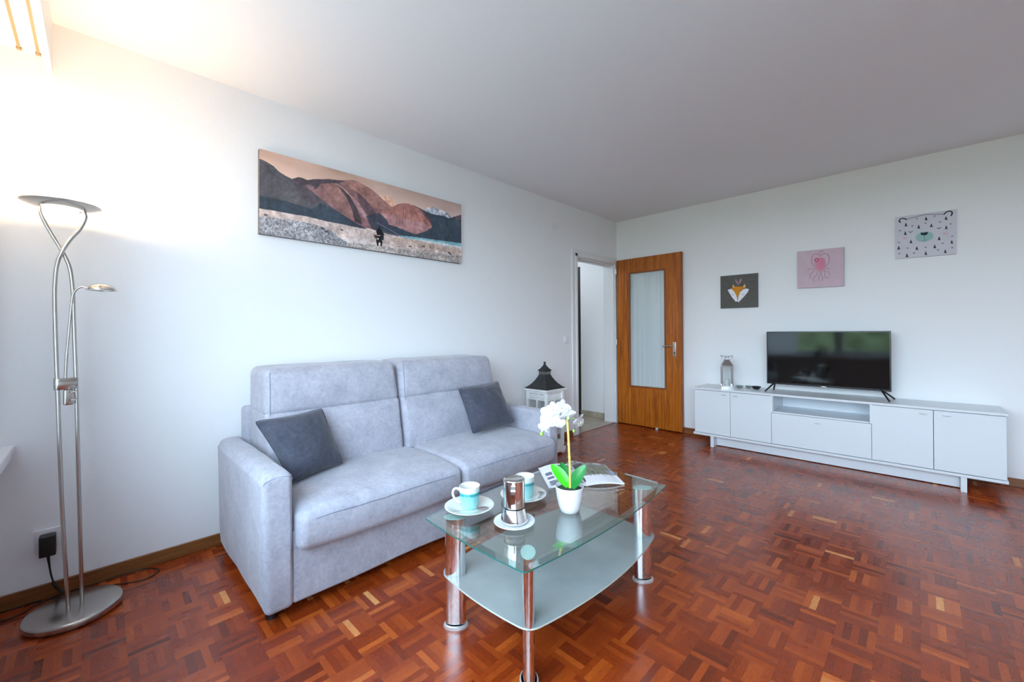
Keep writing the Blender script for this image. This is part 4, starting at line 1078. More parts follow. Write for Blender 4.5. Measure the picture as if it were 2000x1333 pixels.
# ---------------------------------------------------------------- wall plates
bm = bmesh.new(); rbox(bm, 0.0, 0.009, -4.789, -4.700, 0.212, 0.297, 0.003, (4, 8, 8)); o = obj('wall_socket', bm, M_white, None); setorigin(o, (0.0, -4.745, 0.254))
tag(o, 'white wall socket holding the black lamp adaptor above the baseboard', 'socket')
sw = thing('light_switch', 'white light switch on the left wall beside the door casing', 'switch', (0.0, -1.058, 1.048))
bm = bmesh.new(); rbox(bm, 0.0, 0.008, -1.093, -1.023, 1.010, 1.086, 0.003, (4, 8, 8)); obj('switch_plate', bm, M_white, sw)
for yy in (-1.069, -1.047): bm = bmesh.new(); rbox(bm, 0.0075, 0.0115, yy-0.0095, yy+0.0095, 1.024, 1.072, 0.002, (4, 6, 6)); obj('rocker', bm, M_white, sw)
bm = bmesh.new(); lathe(bm, [(0, 0.0), (0.036, 0.0), (0.040, 0.002), (0.040, 0.006), (0.036, 0.009), (0, 0.010)], seg=40)
bmesh.ops.rotate(bm, verts=bm.verts, cent=(0, 0, 0), matrix=Matrix.Rotation(PI/2, 3, 'Y')); o = obj('round_cover_plate', bm, M_white, None); o.location = (0.0, -1.235, 2.229)
tag(o, 'small round white cover plate high on the left wall', 'cover plate')
bm = bmesh.new(); lathe(bm, [(0, 0), (0.016, 0), (0.0165, 0.018), (0.012, 0.026), (0, 0.028)], seg=24); o = obj('door_stop', bm, plain('rubber_grey', (0.45, 0.43, 0.40, 1), 0.6), None); o.location = (0.548, -0.083, 0.0)
tag(o, 'small grey door stop on the floor under the open teak door', 'door stop')

# ---------------------------------------------------------------- tall floor lantern behind the sofa
LC = Vector((0.183, -1.630, 0.0))
lant = thing('floor_lantern', 'tall white wooden floor lantern with a dark pagoda roof between sofa and doorway', 'lantern', LC)
M_lw = plain('distressed_white', (0.80, 0.80, 0.79, 1), 0.6, var=0.12, vscale=18, bump=0.2, bscale=120)
M_lr = plain('dark_metal_roof', (0.035, 0.037, 0.038, 1), 0.5, 0.4, var=0.5, vscale=25)
def bxc(bm, hx, hy, z0, z1, cx_=0, cy_=0): box(bm, LC.x+cx_-hx, LC.x+cx_+hx, LC.y+cy_-hy, LC.y+cy_+hy, z0, z1)
bm = bmesh.new(); bxc(bm, 0.137, 0.137, 0.018, 0.060); bxc(bm, 0.122, 0.122, 0.060, 0.075)
for sx_ in (-1, 1):
    for sy_ in (-1, 1): bxc(bm, 0.018, 0.018, 0.0, 0.0185, sx_*0.112, sy_*0.112)
obj('plinth', bm, M_lw, lant, bevel=0.003)
for sx_ in (-1, 1):
    for sy_ in (-1, 1): bm = bmesh.new(); bxc(bm, 0.0135, 0.0135, 0.075, 0.585, sx_*0.113, sy_*0.113); obj('post', bm, M_lw, lant, bevel=0.002)
bm = bmesh.new()
for s_ in (-1, 1):
    bxc(bm, 0.0995, 0.008, 0.075, 0.120, 0, s_*0.113); bxc(bm, 0.008, 0.0995, 0.075, 0.120, s_*0.113, 0)
    bxc(bm, 0.007, 0.006, 0.120, 0.508, 0, s_*0.113); bxc(bm, 0.006, 0.007, 0.120, 0.508, s_*0.113, 0)
obj('lattice_bar', bm, M_lw, lant, bevel=0.0015)
# pierced frieze
bm = bmesh.new()
for s_ in (-1, 1):
    bxc(bm, 0.0995, 0.007, 0.505, 0.516, 0, s_*0.113); bxc(bm, 0.007, 0.0995, 0.505, 0.516, s_*0.113, 0)
    bxc(bm, 0.0995, 0.007, 0.566, 0.585, 0, s_*0.113); bxc(bm, 0.007, 0.0995, 0.566, 0.585, s_*0.113, 0)
    for k in range(8):
        t = -0.0875+0.025*k
        for ax_ in (0, 1):
            c = LC+(Vector((t, s_*0.113, 0.541)) if ax_ == 0 else Vector((s_*0.113, t, 0.541)))
            e1 = Vector((1, 0, 0)) if ax_ == 0 else Vector((0, 1, 0)); e2 = Vector((0, 0, 1))
            tube(bm, [c+e1*0.0105*math.cos(q*PI/6)+e2*0.024*math.sin(q*PI/6) for q in range(12)], 0.0028, seg=6, closed=True)
            tube(bm, [c-e1*0.009-e2*0.02, c+e1*0.009+e2*0.02], 0.0022, seg=5); tube(bm, [c+e1*0.009-e2*0.02, c-e1*0.009+e2*0.02], 0.0022, seg=5)
obj('pierced_frieze', bm, M_lw, lant)
bm = bmesh.new(); bxc(bm, 0.140, 0.140, 0.585, 0.594); bxc(bm, 0.147, 0.147, 0.594, 0.606); obj('eave_board', bm, M_lw, lant, bevel=0.002)
for s_ in (-1, 1):
    bm = bmesh.new(); bxc(bm, 0.099, 0.001, 0.12, 0.505, 0, s_*0.1065); obj('glass_pane', bm, M_clear, lant, smooth=False)
    bm = bmesh.new(); bxc(bm, 0.001, 0.099, 0.12, 0.505, s_*0.1065, 0); obj('glass_pane', bm, M_clear, lant, smooth=False)
bm = bmesh.new()
def sqlathe(prof):
    prev = None
    for h, z in prof:
        ring = [bm.verts.new((LC.x+a*h, LC.y+b*h, z)) for a, b in ((-1, -1), (1, -1), (1, 1), (-1, 1))]
        if prev:
            for k in range(4): bm.faces.new((prev[k], prev[(k+1) % 4], ring[(k+1) % 4], ring[k]))
        else: bm.faces.new(ring[::-1])
        prev = ring
    bm.faces.new(prev)
sqlathe([(0.138, 0.606), (0.136, 0.609), (0.112, 0.626), (0.088, 0.650), (0.066, 0.680), (0.048, 0.712), (0.042, 0.728)])
sqlathe([(0.040, 0.728), (0.040, 0.768)])
sqlathe([(0.050, 0.768), (0.049, 0.771), (0.030, 0.790), (0.014, 0.814), (0.007, 0.830)])
rf = obj('roof', bm, M_lr, lant, bevel=0.0015)
bm = bmesh.new(); lathe(bm, [(0, 0), (0.006, 0), (0.012, 0.010), (0.011, 0.018), (0.004, 0.024), (0, 0.025)], c=(LC.x, LC.y, 0.829), seg=20); obj('finial', bm, M_lr, rf)
bm = bmesh.new()
for ax_ in (0, 1):
    for s_ in (-1, 1):
        for k in range(3):
            t = -0.026+0.026*k; c = LC+(Vector((t, s_*0.0415, 0.748)) if ax_ == 0 else Vector((s_*0.0415, t, 0.748))); e1 = Vector((1, 0, 0)) if ax_ == 0 else Vector((0, 1, 0))
            tube(bm, [c+e1*0.010*math.cos(q*PI/5)+Vector((0, 0, 0.013*math.sin(q*PI/5))) for q in range(10)], 0.0018, seg=6, closed=True)
obj('scroll_trim', bm, plain('aged_silver', (0.30, 0.30, 0.29, 1), 0.4, 0.8), rf)

# ---------------------------------------------------------------- television cabinet
cabi = thing('tv_cabinet', 'long low white lacquered television cabinet along the back wall', 'cabinet', (2.09, -0.21, 0.0))
CX0, CX1, CY0, CY1 = 1.090, 3.098, -0.398, -0.016
bm = bmesh.new()
box(bm, CX0-0.004, CX1+0.004, CY0-0.004, CY1, 0.551, 0.5685)   # top
box(bm, CX0-0.010, CX1+0.004, CY0-0.004, CY1, 0.105, 0.124)    # bottom board
for x_ in (CX0, 1.752, 2.412, CX1-0.016): box(bm, x_, x_+0.016, CY0+0.018, CY1, 0.124, 0.551)
box(bm, CX0, CX1, CY1-0.006, CY1-0.001, 0.124, 0.551)
box(bm, 1.768, 2.412, CY0+0.004, CY1, 0.402, 0.414)
box(bm, 1.752, 1.766, CY0, CY0+0.019, 0.402, 0.551); box(bm, 2.414, 2.428, CY0, CY0+0.019, 0.402, 0.551)
obj('carcass', bm, M_cab, cabi, bevel=0.0015)
def handle_tab(x, z, parent):
    bm = bmesh.new(); h = 0.020
    V_ = [bm.verts.new(q) for q in ((x-h, CY0-0.001, z+0.004), (x+h, CY0-0.001, z+0.004), (x+h*0.7, CY0-0.001, z-0.004), (x-h*0.7, CY0-0.001, z-0.004),
          (x-h, CY0-0.012, z+0.005), (x+h, CY0-0.012, z+0.005), (x+h, CY0-0.012, z+0.002), (x-h, CY0-0.012, z+0.002))]
    for q in ((0, 1, 5, 4), (4, 5, 6, 7), (7, 6, 2, 3), (0, 4, 7, 3), (1, 2, 6, 5)): bm.faces.new([V_[i] for i in q])
    bmesh.ops.recalc_face_normals(bm, faces=bm.faces)
    obj('handle', bm, M_steel, parent, bevel=0.0006)
for x0, x1, hx_ in ((1.094, 1.4175, 1.366), (1.4205, 1.7545, 1.466), (2.4265, 2.757, 2.706), (2.760, 3.094, 2.824)):
    bm = bmesh.new(); box(bm, x0, x1, CY0, CY0+0.017, 0.1285, 0.5475); d_ = obj('door', bm, M_cab, cabi, bevel=0.001); handle_tab(hx_, 0.514, d_)
bm = bmesh.new(); box(bm, 1.7575, 2.4235, CY0, CY0+0.017, 0.1285, 0.3995); d_ = obj('drawer', bm, M_cab, cabi, bevel=0.001); handle_tab(2.088, 0.352, d_)
for x_ in (1.238, 2.888): bm = bmesh.new(); box(bm, x_, x_+0.030, -0.394, -0.06, 0.0, 0.1045); obj('leg', bm, M_cab, cabi, bevel=0.001)
bm = bmesh.new(); box(bm, 1.2685, 2.8875, -0.305, -0.287, 0.006, 0.1045); obj('plinth_board', bm, M_cab, cabi, bevel=0.001)

# ---------------------------------------------------------------- television
tv = thing('television', 'black flat screen television standing on the white cabinet', 'television', (2.105, -0.19, 0.569))
TX0, TX1, TZ0, TZ1, TY = 1.678, 2.532, 0.637, 1.118, -0.200
bm = bmesh.new(); rbox(bm, TX0, TX1, TY, TY+0.028, TZ0, TZ1, 0.003, (10, 4, 10)); rbox(bm, TX0+0.12, TX1-0.12, TY+0.027, TY+0.070, TZ0+0.03, TZ1-0.16, 0.012, (10, 6, 10)); obj('housing', bm, M_black, tv)
def screenmat():
    m, n, l, p = newmat('tv_screen'); p.inputs['Base Color'].default_value = (0.0015, 0.0018, 0.002, 1); p.inputs['Roughness'].default_value = 0.06
    p.inputs['Specular IOR Level'].default_value = 0.55; return m
bm = bmesh.new(); box(bm, TX0+0.009, TX1-0.009, TY-0.0008, TY+0.002, TZ0+0.016, TZ1-0.009); obj('screen', bm, screenmat(), tv, smooth=False)
bm = bmesh.new(); box(bm, TX0+0.002, TX1-0.002, TY-0.0020, TY, TZ0-0.0015, TZ0+0.0035); obj('bezel_strip', bm, plain('dark_metal', (0.06, 0.06, 0.065, 1), 0.3, 0.8), tv, smooth=False)
bm = bmesh.new(); rbox(bm, 2.085, 2.123, TY-0.006, TY+0.004, TZ0-0.006, TZ0+0.006, 0.0025, (8, 4, 4)); obj('logo_badge', bm, M_steel, tv)
for xa, xf, xr in ((1.742, 1.684, 1.712), (2.468, 2.522, 2.545)):
    bm = bmesh.new()
    tube(bm, [(xa, TY+0.014, 0.652), (xf, -0.285, 0.5745)], [0.0075, 0.0065], seg=8); tube(bm, [(xa, TY+0.014, 0.652), (xr, -0.105, 0.5745)], [0.0075, 0.0065], seg=8)
    for q in ((xf, -0.285), (xr, -0.105)): lathe(bm, [(0, 0), (0.0075, 0), (0.0075, 0.008), (0, 0.009)], c=(q[0], q[1], 0.5695), seg=12)
    obj('foot', bm, M_black, tv)

# ---------------------------------------------------------------- small silver lantern
sc = Vector((1.340, -0.225, 0.569)); rz = Matrix.Rotation(math.radians(24), 3, 'Z')
sl = thing('table_lantern', 'small chrome and glass lantern with ring handle on the left end of the white cabinet', 'lantern', sc)
def lobj(name, bm, mt, par=sl, **k):
    bmesh.ops.rotate(bm, verts=bm.verts, cent=(0, 0, 0), matrix=rz); bmesh.ops.translate(bm, verts=bm.verts, vec=sc); return obj(name, bm, mt, par, **k)
bm = bmesh.new(); box(bm, -0.056, 0.056, -0.056, 0.056, 0.0, 0.012); box(bm, -0.050, 0.050, -0.050, 0.050, 0.012, 0.022); lobj('lantern_base', bm, M_chrome, bevel=0.0015)
for a in (-1, 1):
    for b in (-1, 1): bm = bmesh.new(); box(bm, a*0.046-0.0045, a*0.046+0.0045, b*0.046-0.0045, b*0.046+0.0045, 0.022, 0.208); lobj('corner_post', bm, M_chrome, bevel=0.001)
bm = bmesh.new(); box(bm, -0.052, 0.052, -0.052, 0.052, 0.208, 0.220); lobj('top_frame', bm, M_chrome, bevel=0.001)
for a in (-1, 1):
    bm = bmesh.new(); box(bm, a*0.046-0.0008, a*0.046+0.0008, -0.0415, 0.0415, 0.022, 0.208); lobj('glass_pane', bm, M_clear, smooth=False)
    bm = bmesh.new(); box(bm, -0.0415, 0.0415, a*0.046-0.0008, a*0.046+0.0008, 0.022, 0.208); lobj('glass_pane', bm, M_clear, smooth=False)
bm = bmesh.new(); prev = None
for h, z in ((0.050, 0.220), (0.040, 0.238), (0.027, 0.262), (0.019, 0.278), (0.018, 0.290)):
    ring = [bm.verts.new((a*h, b*h, z)) for a, b in ((-1, -1), (1, -1), (1, 1), (-1, 1))]
    if prev:
        for k in range(4): bm.faces.new((prev[k], prev[(k+1) % 4], ring[(k+1) % 4], ring[k]))
    else: bm.faces.new(ring[::-1])
    prev = ring
bm.faces.new(prev); lr_ = lobj('lantern_roof', bm, plain('lantern_roof_metal', (0.36, 0.33, 0.33, 1), 0.35, 0.9), bevel=0.001)
bm = bmesh.new()
for c_, r_ in ((-0.030, 0.016), (0.030, 0.016), (0.0, 0.012)):
    tube(bm, [(c_+r_*math.cos(q*PI/8), 0.002*math.sin(q*PI/4), 0.302+r_*0.7*math.sin(q*PI/8)) for q in range(16)], 0.0024, seg=8, closed=True)
tube(bm, catmull([(-0.046, 0, 0.303), (-0.052, 0, 0.312), (-0.050, 0, 0.322)], 4), 0.0024, seg=8); tube(bm, catmull([(0.046, 0, 0.303), (0.052, 0, 0.312), (0.050, 0, 0.320)], 4), 0.0024, seg=8)
lobj('ring_handle', bm, plain('dark_chrome', (0.25, 0.23, 0.24, 1), 0.25, 1.0), lr_)
bm = bmesh.new(); lathe(bm, [(0, 0.022), (0.022, 0.022), (0.022, 0.085), (0, 0.086)], seg=24); lobj('candle', bm, plain('candle_wax', (0.80, 0.80, 0.76, 1), 0.5))
# ---------------------------------------------------------------- small dishes on the cabinet
def dish_(name, c, R_, h, mt, lab, cat, seg=32, grp=None):
    bm = bmesh.new(); lathe(bm, [(0, 0), (R_*0.55, 0), (R_*0.9, h*0.6), (R_, h), (R_*0.94, h), (R_*0.5, h*0.25), (0, h*0.22)], seg=seg)
    o = obj(name, bm, mt, None, angle=40); o.location = c; tag(o, lab, cat, grp)
M_crystal = plain('smoky_glass', (0.30, 0.33, 0.34, 1), 0.08, 0.35)
dish_('glass_dish', (1.432, -0.150, 0.569), 0.036, 0.020, M_crystal, 'small clear glass dish nearest the silver lantern on the white cabinet', 'dish', 10, 'small glass dishes on the cabinet')
dish_('glass_dish', (1.500, -0.115, 0.569), 0.030, 0.020, M_crystal, 'small clear glass dish beside the black dish on the white cabinet', 'dish', 10, 'small glass dishes on the cabinet')
dish_('black_dish', (1.575, -0.145, 0.569), 0.042, 0.024, M_black, 'small black dish beside the left foot of the television', 'dish', 32)

# ---------------------------------------------------------------- canvases
def canvas(name, label, art, TL, TR, BL, depth, outn, rough=None, tilt=0):
    TL, TR, BL, n_ = Vector(TL), Vector(TR), Vector(BL), Vector(outn)
    P = lambda u, v: TL+(TR-TL)*u+(BL-TL)*v
    bm = picture_mesh(name, art, P, None); BR = TR+(BL-TL)
    q = [TL, TR, BR, BL]; bk = [p-n_*depth for p in q]
    fv = [bm.verts.new(p) for p in q]; bv = [bm.verts.new(p) for p in bk]
    for i in range(4): f = bm.faces.new((fv[i], bv[i], bv[(i+1) % 4], fv[(i+1) % 4])); f.material_index = 1
    f = bm.faces.new(bv); f.material_index = 1
    ctr = (TL+BR)/2-n_*depth
    o = obj(name, bm, [M_print, SIDE[0]], None, smooth=False); setorigin(o, ctr); return tag(o, label, 'picture')
# mountains (traced in the print's own corner quad)
W_, H_ = 640, 213
A = Art(W_, H_, [(83, 50), (1912, 560), (1912, 1092), (80, 820)], (200, 170, 155))
uu = (np.arange(W_)/W_)[None, :, None]; vv = (np.arange(H_)/H_)[:, None, None]
n1 = vnoise(H_, W_, 4, 5, 1, 1, 2.2)[..., None]; n2 = vnoise(H_, W_, 30, 4, 2)[..., None]
top = np.array([190, 156, 140.]); mid = np.array([238, 208, 190.]); rgt = np.array([184, 166, 166.])
A.im = (top*(1-vv*2.6).clip(0, 1)+mid*(vv*2.6).clip(0, 1))*(1-0.55*uu**1.5)+rgt*0.55*uu**1.5+(n1-0.5)*46-4
nm = vnoise(H_, W_, 40, 4, 3, 1, 1); sky0 = A.im.copy()
nbig = vnoise(H_, W_, 7, 4, 4)
# orange glowing peak and snow range far behind
A.fill([(1150, 470), (1185, 480), (1215, 488), (1240, 478), (1262, 492), (1280, 480), (1310, 560), (1300, 590), (1230, 560)], (226, 140, 104), nmap=((250, 214, 190), nm))
A.fill([(1560, 596), (1590, 606), (1612, 584), (1636, 590), (1660, 578), (1690, 600), (1722, 604), (1750, 616), (1790, 640), (1812, 664), (1830, 700), (1600, 660)], (104, 116, 140), nmap=((236, 238, 244), np.clip(nm*2-0.5, 0, 1)))
# far right dark hills
A.fill([(1120, 620), (1180, 640), (1290, 600), (1480, 566), (1540, 594), (1600, 626), (1650, 646), (1700, 654), (1760, 664), (1800, 684), (1850, 668), (1912, 650), (1912, 935), (1700, 900), (1380, 850), (1150, 780), (1100, 700)], (44, 62, 78), nmap=((64, 78, 92), nbig))
for k in range(24):
    x = 1660+k*10; A.stroke([(x, 680+k*1.5), (x+20+k % 5*6, 760+(k*37) % 60)], 1.2, (96, 108, 122), 0.35)
A.fill([(1850, 672), (1912, 648), (1912, 700), (1870, 700)], (120, 80, 96), 0.7)
# middle red range
A.fill([(370, 330), (440, 310), (480, 318), (520, 338), (580, 328), (660, 330), (720, 328), (780, 340), (860, 340), (930, 338), (975, 350), (1010, 372), (1050, 392), (1100, 420), (1140, 455), (1180, 490), (1230, 545), (1290, 580), (1240, 640), (1150, 640), (1180, 740), (1150, 790), (1000, 760), (700, 640), (450, 480)], (128, 84, 88), nmap=((150, 104, 102), nbig))
A.fill([(380, 326), (440, 311), (520, 338), (580, 330), (720, 330), (860, 344), (800, 372), (760, 366), (640, 372), (600, 420), (540, 410), (450, 380)], (62, 58, 70), 0.85)
A.fill([(500, 380), (545, 376), (580, 400), (570, 425), (520, 402)], (150, 110, 112), 0.7)
A.fill([(860, 345), (975, 352), (1100, 425), (1180, 492), (1285, 582), (1230, 606), (1120, 590), (1010, 480), (900, 400)], (154, 100, 94), nmap=((176, 122, 108), nbig))
for k in range(12): A.stroke([(930+k*24, 372+k*17), (1000+k*22, 470+k*12)], 1.5, (112, 74, 78), 0.45)
A.fill([(640, 374), (768, 368), (830, 430), (880, 510), (920, 600), (945, 700), (900, 700), (820, 640), (740, 580), (680, 530), (650, 450)], (128, 84, 84), nmap=((160, 112, 104), nm))
for k in range(9): A.stroke([(690+k*14, 384), (740+k*20, 560+k*12)], 1.3, (176, 128, 116), 0.3)
A.fill([(775, 368), (830, 400), (900, 480), (960, 580), (1010, 690), (1010, 740), (950, 710), (925, 610), (880, 505), (820, 420)], (66, 58, 66), 0.9)
A.stroke([(780, 370), (840, 412), (900, 470), (950, 520), (985, 560)], 2.6, (206, 168, 150), 0.9)
A.fill([(930, 500), (975, 530), (1010, 590), (1060, 650), (1110, 720), (1050, 690), (990, 620), (950, 550)], (190, 150, 148), nmap=((128, 92, 96), nm))
A.fill([(960, 440), (1040, 500), (1090, 570), (1150, 640), (1220, 700), (1120, 720), (1050, 640), (1000, 560)], (84, 66, 76), 0.7)
A.fill([(1050, 660), (1130, 640), (1240, 720), (1380, 800), (1350, 850), (1200, 820), (1100, 780)], (54, 60, 78), 0.85)
# round mound, red lit
A.fill([(1175, 636), (1230, 606), (1290, 580), (1340, 555), (1400, 545), (1440, 552), (1480, 570), (1520, 590), (1555, 612), (1580, 640), (1610, 680), (1635, 720), (1645, 765), (1590, 800), (1500, 828), (1420, 800), (1340, 765), (1260, 740), (1240, 700)], (150, 84, 74), nmap=((190, 124, 116), nm))
A.fill([(1175, 636), (1240, 700), (1260, 740), (1340, 765), (1420, 800), (1500, 828), (1590, 800), (1645, 765), (1560, 720), (1400, 690), (1280, 650)], (152, 104, 118), 0.6, nmap=((196, 156, 160), nm))
for k in range(26):
    x = 1230+k*15; A.stroke([(1400+(x-1400)*0.45, 560+abs(x-1400)*0.12), (x, 700+(k*53) % 70)], 1.3, (206, 140, 128) if k % 2 else (112, 64, 66), 0.45)
A.fill([(1520, 590), (1600, 630), (1650, 700), (1640, 740), (1600, 690), (1560, 640)], (80, 62, 76), 0.6)
# near dark slope at left
A.fill([(60, 130), (85, 143), (140, 166), (215, 212), (260, 258), (320, 298), (375, 324), (430, 368), (520, 408), (600, 470), (660, 520), (740, 580), (830, 640), (930, 710), (1010, 752), (1100, 800), (1160, 830), (1000, 790), (700, 730), (350, 650), (60, 600)], (66, 68, 78), nmap=((92, 88, 94), nbig))
A.fill([(60, 470), (300, 520), (560, 600), (640, 540), (830, 645), (1010, 755), (1160, 830), (1000, 790), (700, 730), (350, 650), (60, 600)], (44, 62, 78), 0.75)
A.fill([(400, 360), (520, 410), (600, 470), (640, 540), (560, 560), (440, 480)], (78, 66, 76), 0.6)
# lake and shore line
A.fill([(1345, 838), (1480, 850), (1700, 880), (1912, 908), (1912, 945), (1700, 920), (1500, 890), (1370, 860)], (70, 142, 160), nmap=((150, 196, 204), np.clip(uu[..., 0]*0+np.linspace(0, 1, H_)[:, None]*0+nbig, 0, 1)))
A.stroke([(1150, 722), (1220, 760), (1290, 800), (1350, 838), (1480, 862)], 1.6, (150, 166, 186), 0.6)
A.fill([(1480, 868), (1600, 880), (1912, 936), (1912, 960), (1700, 930)], (206, 206, 206), 0.8)
# pale stony plain
ground = [(60, 588), (85, 592), (350, 638), (540, 672), (700, 712), (860, 742), (1000, 772), (1140, 792), (1250, 826), (1400, 858), (1560, 890), (1700, 920), (1912, 958), (1912, 1110), (60, 840)]
A.fill(ground, (176, 152, 144), nmap=((212, 192, 184), np.clip(nm*1.6-0.3, 0, 1)))
A.fill([(1240, 850), (1500, 880), (1800, 950), (1912, 975), (1912, 1000), (1600, 960), (1260, 890)], (196, 160, 138), 0.6, nmap=((170, 140, 124), nm))
ng = np.clip(vnoise(H_, W_, 210, 2, 8)*1.7-0.35, 0, 1)
A.fill([(60, 660), (200, 676), (400, 700), (560, 730), (680, 765), (760, 810), (800, 850), (880, 890), (900, 935), (700, 910), (300, 860), (60, 840)], (98, 98, 104), nmap=((178, 178, 182), ng))
A.fill([(880, 900), (1100, 920), (1300, 950), (1600, 990), (1912, 1020), (1912, 1110), (1100, 985), (880, 945)], (110, 104, 102), 0.8, nmap=((200, 190, 184), ng))
A.fill([(800, 850), (1150, 900), (1300, 930), (1100, 920), (880, 900)], (206, 194, 192), 0.7)
rs = np.random.RandomState(4)
for k in range(40):
    x = 1240+rs.rand()*650; y = 870+(x-1240)*0.14+rs.rand()*90; A.stroke([(x, y), (x+8, y+3)], 1.6, (70, 58, 56), 0.7)
for x, y in ((655, 770), (690, 800), (830, 785), (140, 650), (1450, 935), (1570, 935), (1810, 1000), (1800, 990)): A.stroke([(x-8, y), (x+10, y+4)], 4, (50, 46, 48), 0.85)
# rider on a motorcycle
A.fill([(1142, 800), (1150, 782), (1166, 776), (1190, 782), (1202, 806), (1216, 830), (1204, 838), (1190, 836), (1150, 836)], (22, 24, 32))
A.ell((1171, 770), 3.2, 3.6, (18, 18, 26))
A.fill([(1120, 836), (1146, 830), (1150, 866), (1128, 864)], (92, 52, 46)); A.fill([(1180, 836), (1212, 832), (1212, 880), (1188, 876)], (30, 34, 38))
A.fill([(1146, 840), (1186, 840), (1200, 900), (1194, 934), (1182, 936), (1178, 900), (1166, 898), (1164, 934), (1150, 930), (1142, 890)], (20, 24, 26))
A.ell((1158, 868), 2.6, 2.6, (206, 226, 214)); A.stroke([(1112, 828), (1146, 834)], 1.6, (150, 60, 60)); A.stroke([(1196, 826), (1226, 832)], 1.4, (30, 30, 34))
nf = vnoise(H_, W_, 90, 3, 21, 1, 1)[..., None]; nf2 = vnoise(H_, W_, 18, 4, 22, 1.6, 0.8)[..., None]
land = (np.abs(A.im-sky0).sum(2, keepdims=True) > 1).astype(float)
A.im = (A.im*(1+(nf-0.5)*0.34*land+(nf2-0.5)*0.36*land)+2)*1.10
gy_ = A.im.mean(2, keepdims=True); A.im = A.im*(1-0.22*land)+gy_*0.22*land
SIDE = [plain('canvas_side_dark', (0.16, 0.15, 0.15, 1), 0.8)]
canvas('canvas_print', 'wide panoramic canvas of reddish mountains and a motorcycle rider above the sofa', A, (0.030, -3.938, 2.186), (0.030, -2.488, 2.180), (0.030, -3.942, 1.703), 0.0295, (1, 0, 0))
# fox (traced in a 1333 px square crop)
G = 150
A = Art(G, G, [(110, 300), (1180, 200), (1183, 1190), (105, 1215)], (92, 90, 86))
A.im += (vnoise(G, G, 10, 4, 12)[..., None]-0.5)*12
A.fill([(315, 690), (410, 655), (470, 700), (540, 800), (580, 920), (590, 1020), (535, 1020), (440, 900), (370, 790)], (232, 232, 240)); A.fill([(925, 670), (845, 648), (740, 680), (660, 760), (610, 900), (592, 1020), (620, 1042), (760, 900), (880, 760)], (232, 232, 240))
A.fill([(430, 640), (480, 600), (560, 592), (700, 590), (780, 610), (830, 640), (760, 650), (690, 700), (640, 790), (600, 900), (587, 975), (560, 850), (500, 740), (420, 660)], (206, 134, 20))
for x, y in ((560, 640), (620, 650), (590, 700), (650, 640), (540, 610), (600, 740)): A.ell((x, y), 1.2, 1.2, (240, 170, 90))
A.fill([(452, 620), (465, 528), (510, 600)], (238, 190, 150)); A.fill([(745, 600), (805, 515), (820, 615)], (238, 190, 150)); A.stroke([(805, 515), (822, 612)], 1.6, (210, 140, 40)); A.stroke([(465, 528), (452, 620)], 1.4, (210, 140, 40))
A.fill([(560, 1024), (620, 1030), (590, 1068)], (34, 36, 56))
for q in ([(430, 800), (450, 830), (490, 830)], [(715, 822), (750, 830), (785, 800)]): A.stroke(q, 1.2, (96, 104, 140))
A.fill([(520, 395), (580, 400), (620, 470), (630, 560), (560, 500)], (150, 122, 136), 0.9); A.fill([(640, 460), (660, 390), (700, 360), (712, 420), (660, 500), (632, 540)], (196, 160, 160), 0.9); A.stroke([(690, 370), (640, 520)], 1, (140, 110, 120))
A.stroke([(525, 400), (625, 560)], 1, (196, 170, 180)); A.ell((628, 420), 1.8, 3, (140, 44, 50))
SIDE[0] = plain('canvas_side_grey', (0.11, 0.11, 0.11, 1), 0.8)
canvas('canvas_print', 'small dark grey square canvas with an orange and white fox head', A, (1.222, -0.020, 1.698), (1.565, -0.020, 1.696), (1.221, -0.020, 1.362), 0.0195, (0, -1, 0))
# octopus (traced in a 1543x1333 crop)
A = Art(G, G, [(100, 250), (1385, 115), (1385, 1165), (100, 1225)], (204, 180, 192))
A.im += (vnoise(G, G, 6, 4, 15)[..., None]-0.5)*10; pk = (176, 132, 150)
A.fill([(570, 520), (560, 440), (620, 410), (700, 405), (820, 415), (870, 480), (880, 560), (860, 640), (820, 700), (780, 760), (700, 770), (640, 730), (590, 660)], (214, 136, 160), 0.95)
for k in range(6): A.stroke([(690, 430+k*42), (800, 425+k*42), (860, 440+k*40)], 1.5, (190, 104, 134), 0.6)
A.stroke(catmull([(570, 660, 0), (510, 570, 0), (490, 450, 0), (520, 350, 0), (610, 310, 0), (690, 330, 0), (715, 370, 0)], 8) and [(p.x, p.y) for p in catmull([(570, 660, 0), (510, 570, 0), (490, 450, 0), (520, 350, 0), (610, 310, 0), (690, 330, 0), (715, 370, 0)], 8)], 3.0, pk)
A.stroke([(p.x, p.y) for p in catmull([(750, 370, 0), (780, 320, 0), (860, 295, 0), (940, 330, 0), (980, 430, 0), (960, 540, 0), (870, 640, 0)], 8)], 3.0, pk)
for pts in ([(600, 690), (530, 715), (450, 700), (400, 740)], [(610, 730), (500, 800), (460, 880), (445, 970)], [(650, 760), (640, 850), (560, 930), (530, 990), (560, 1030)], [(700, 770), (750, 850), (790, 930), (790, 1020)], [(780, 760), (740, 840), (690, 900), (700, 1020)],
            [(820, 730), (850, 830), (860, 920), (960, 945)], [(830, 690), (880, 780), (960, 790), (985, 865)], [(860, 680), (930, 685), (970, 720)]):
    A.stroke([(p.x, p.y) for p in catmull([(x, y, 0) for x, y in pts], 6)], 2.2, pk)
A.stroke([(p.x, p.y) for p in catmull([(580, 470, 0), (625, 432, 0), (675, 465, 0), (625, 512, 0), (580, 470, 0)], 6)], 3.0, (158, 70, 90)); A.ell((625, 472), 3, 2, (236, 190, 200))
A.stroke([(705, 300), (735, 250), (760, 238), (810, 242)], 1.8, (140, 104, 124))
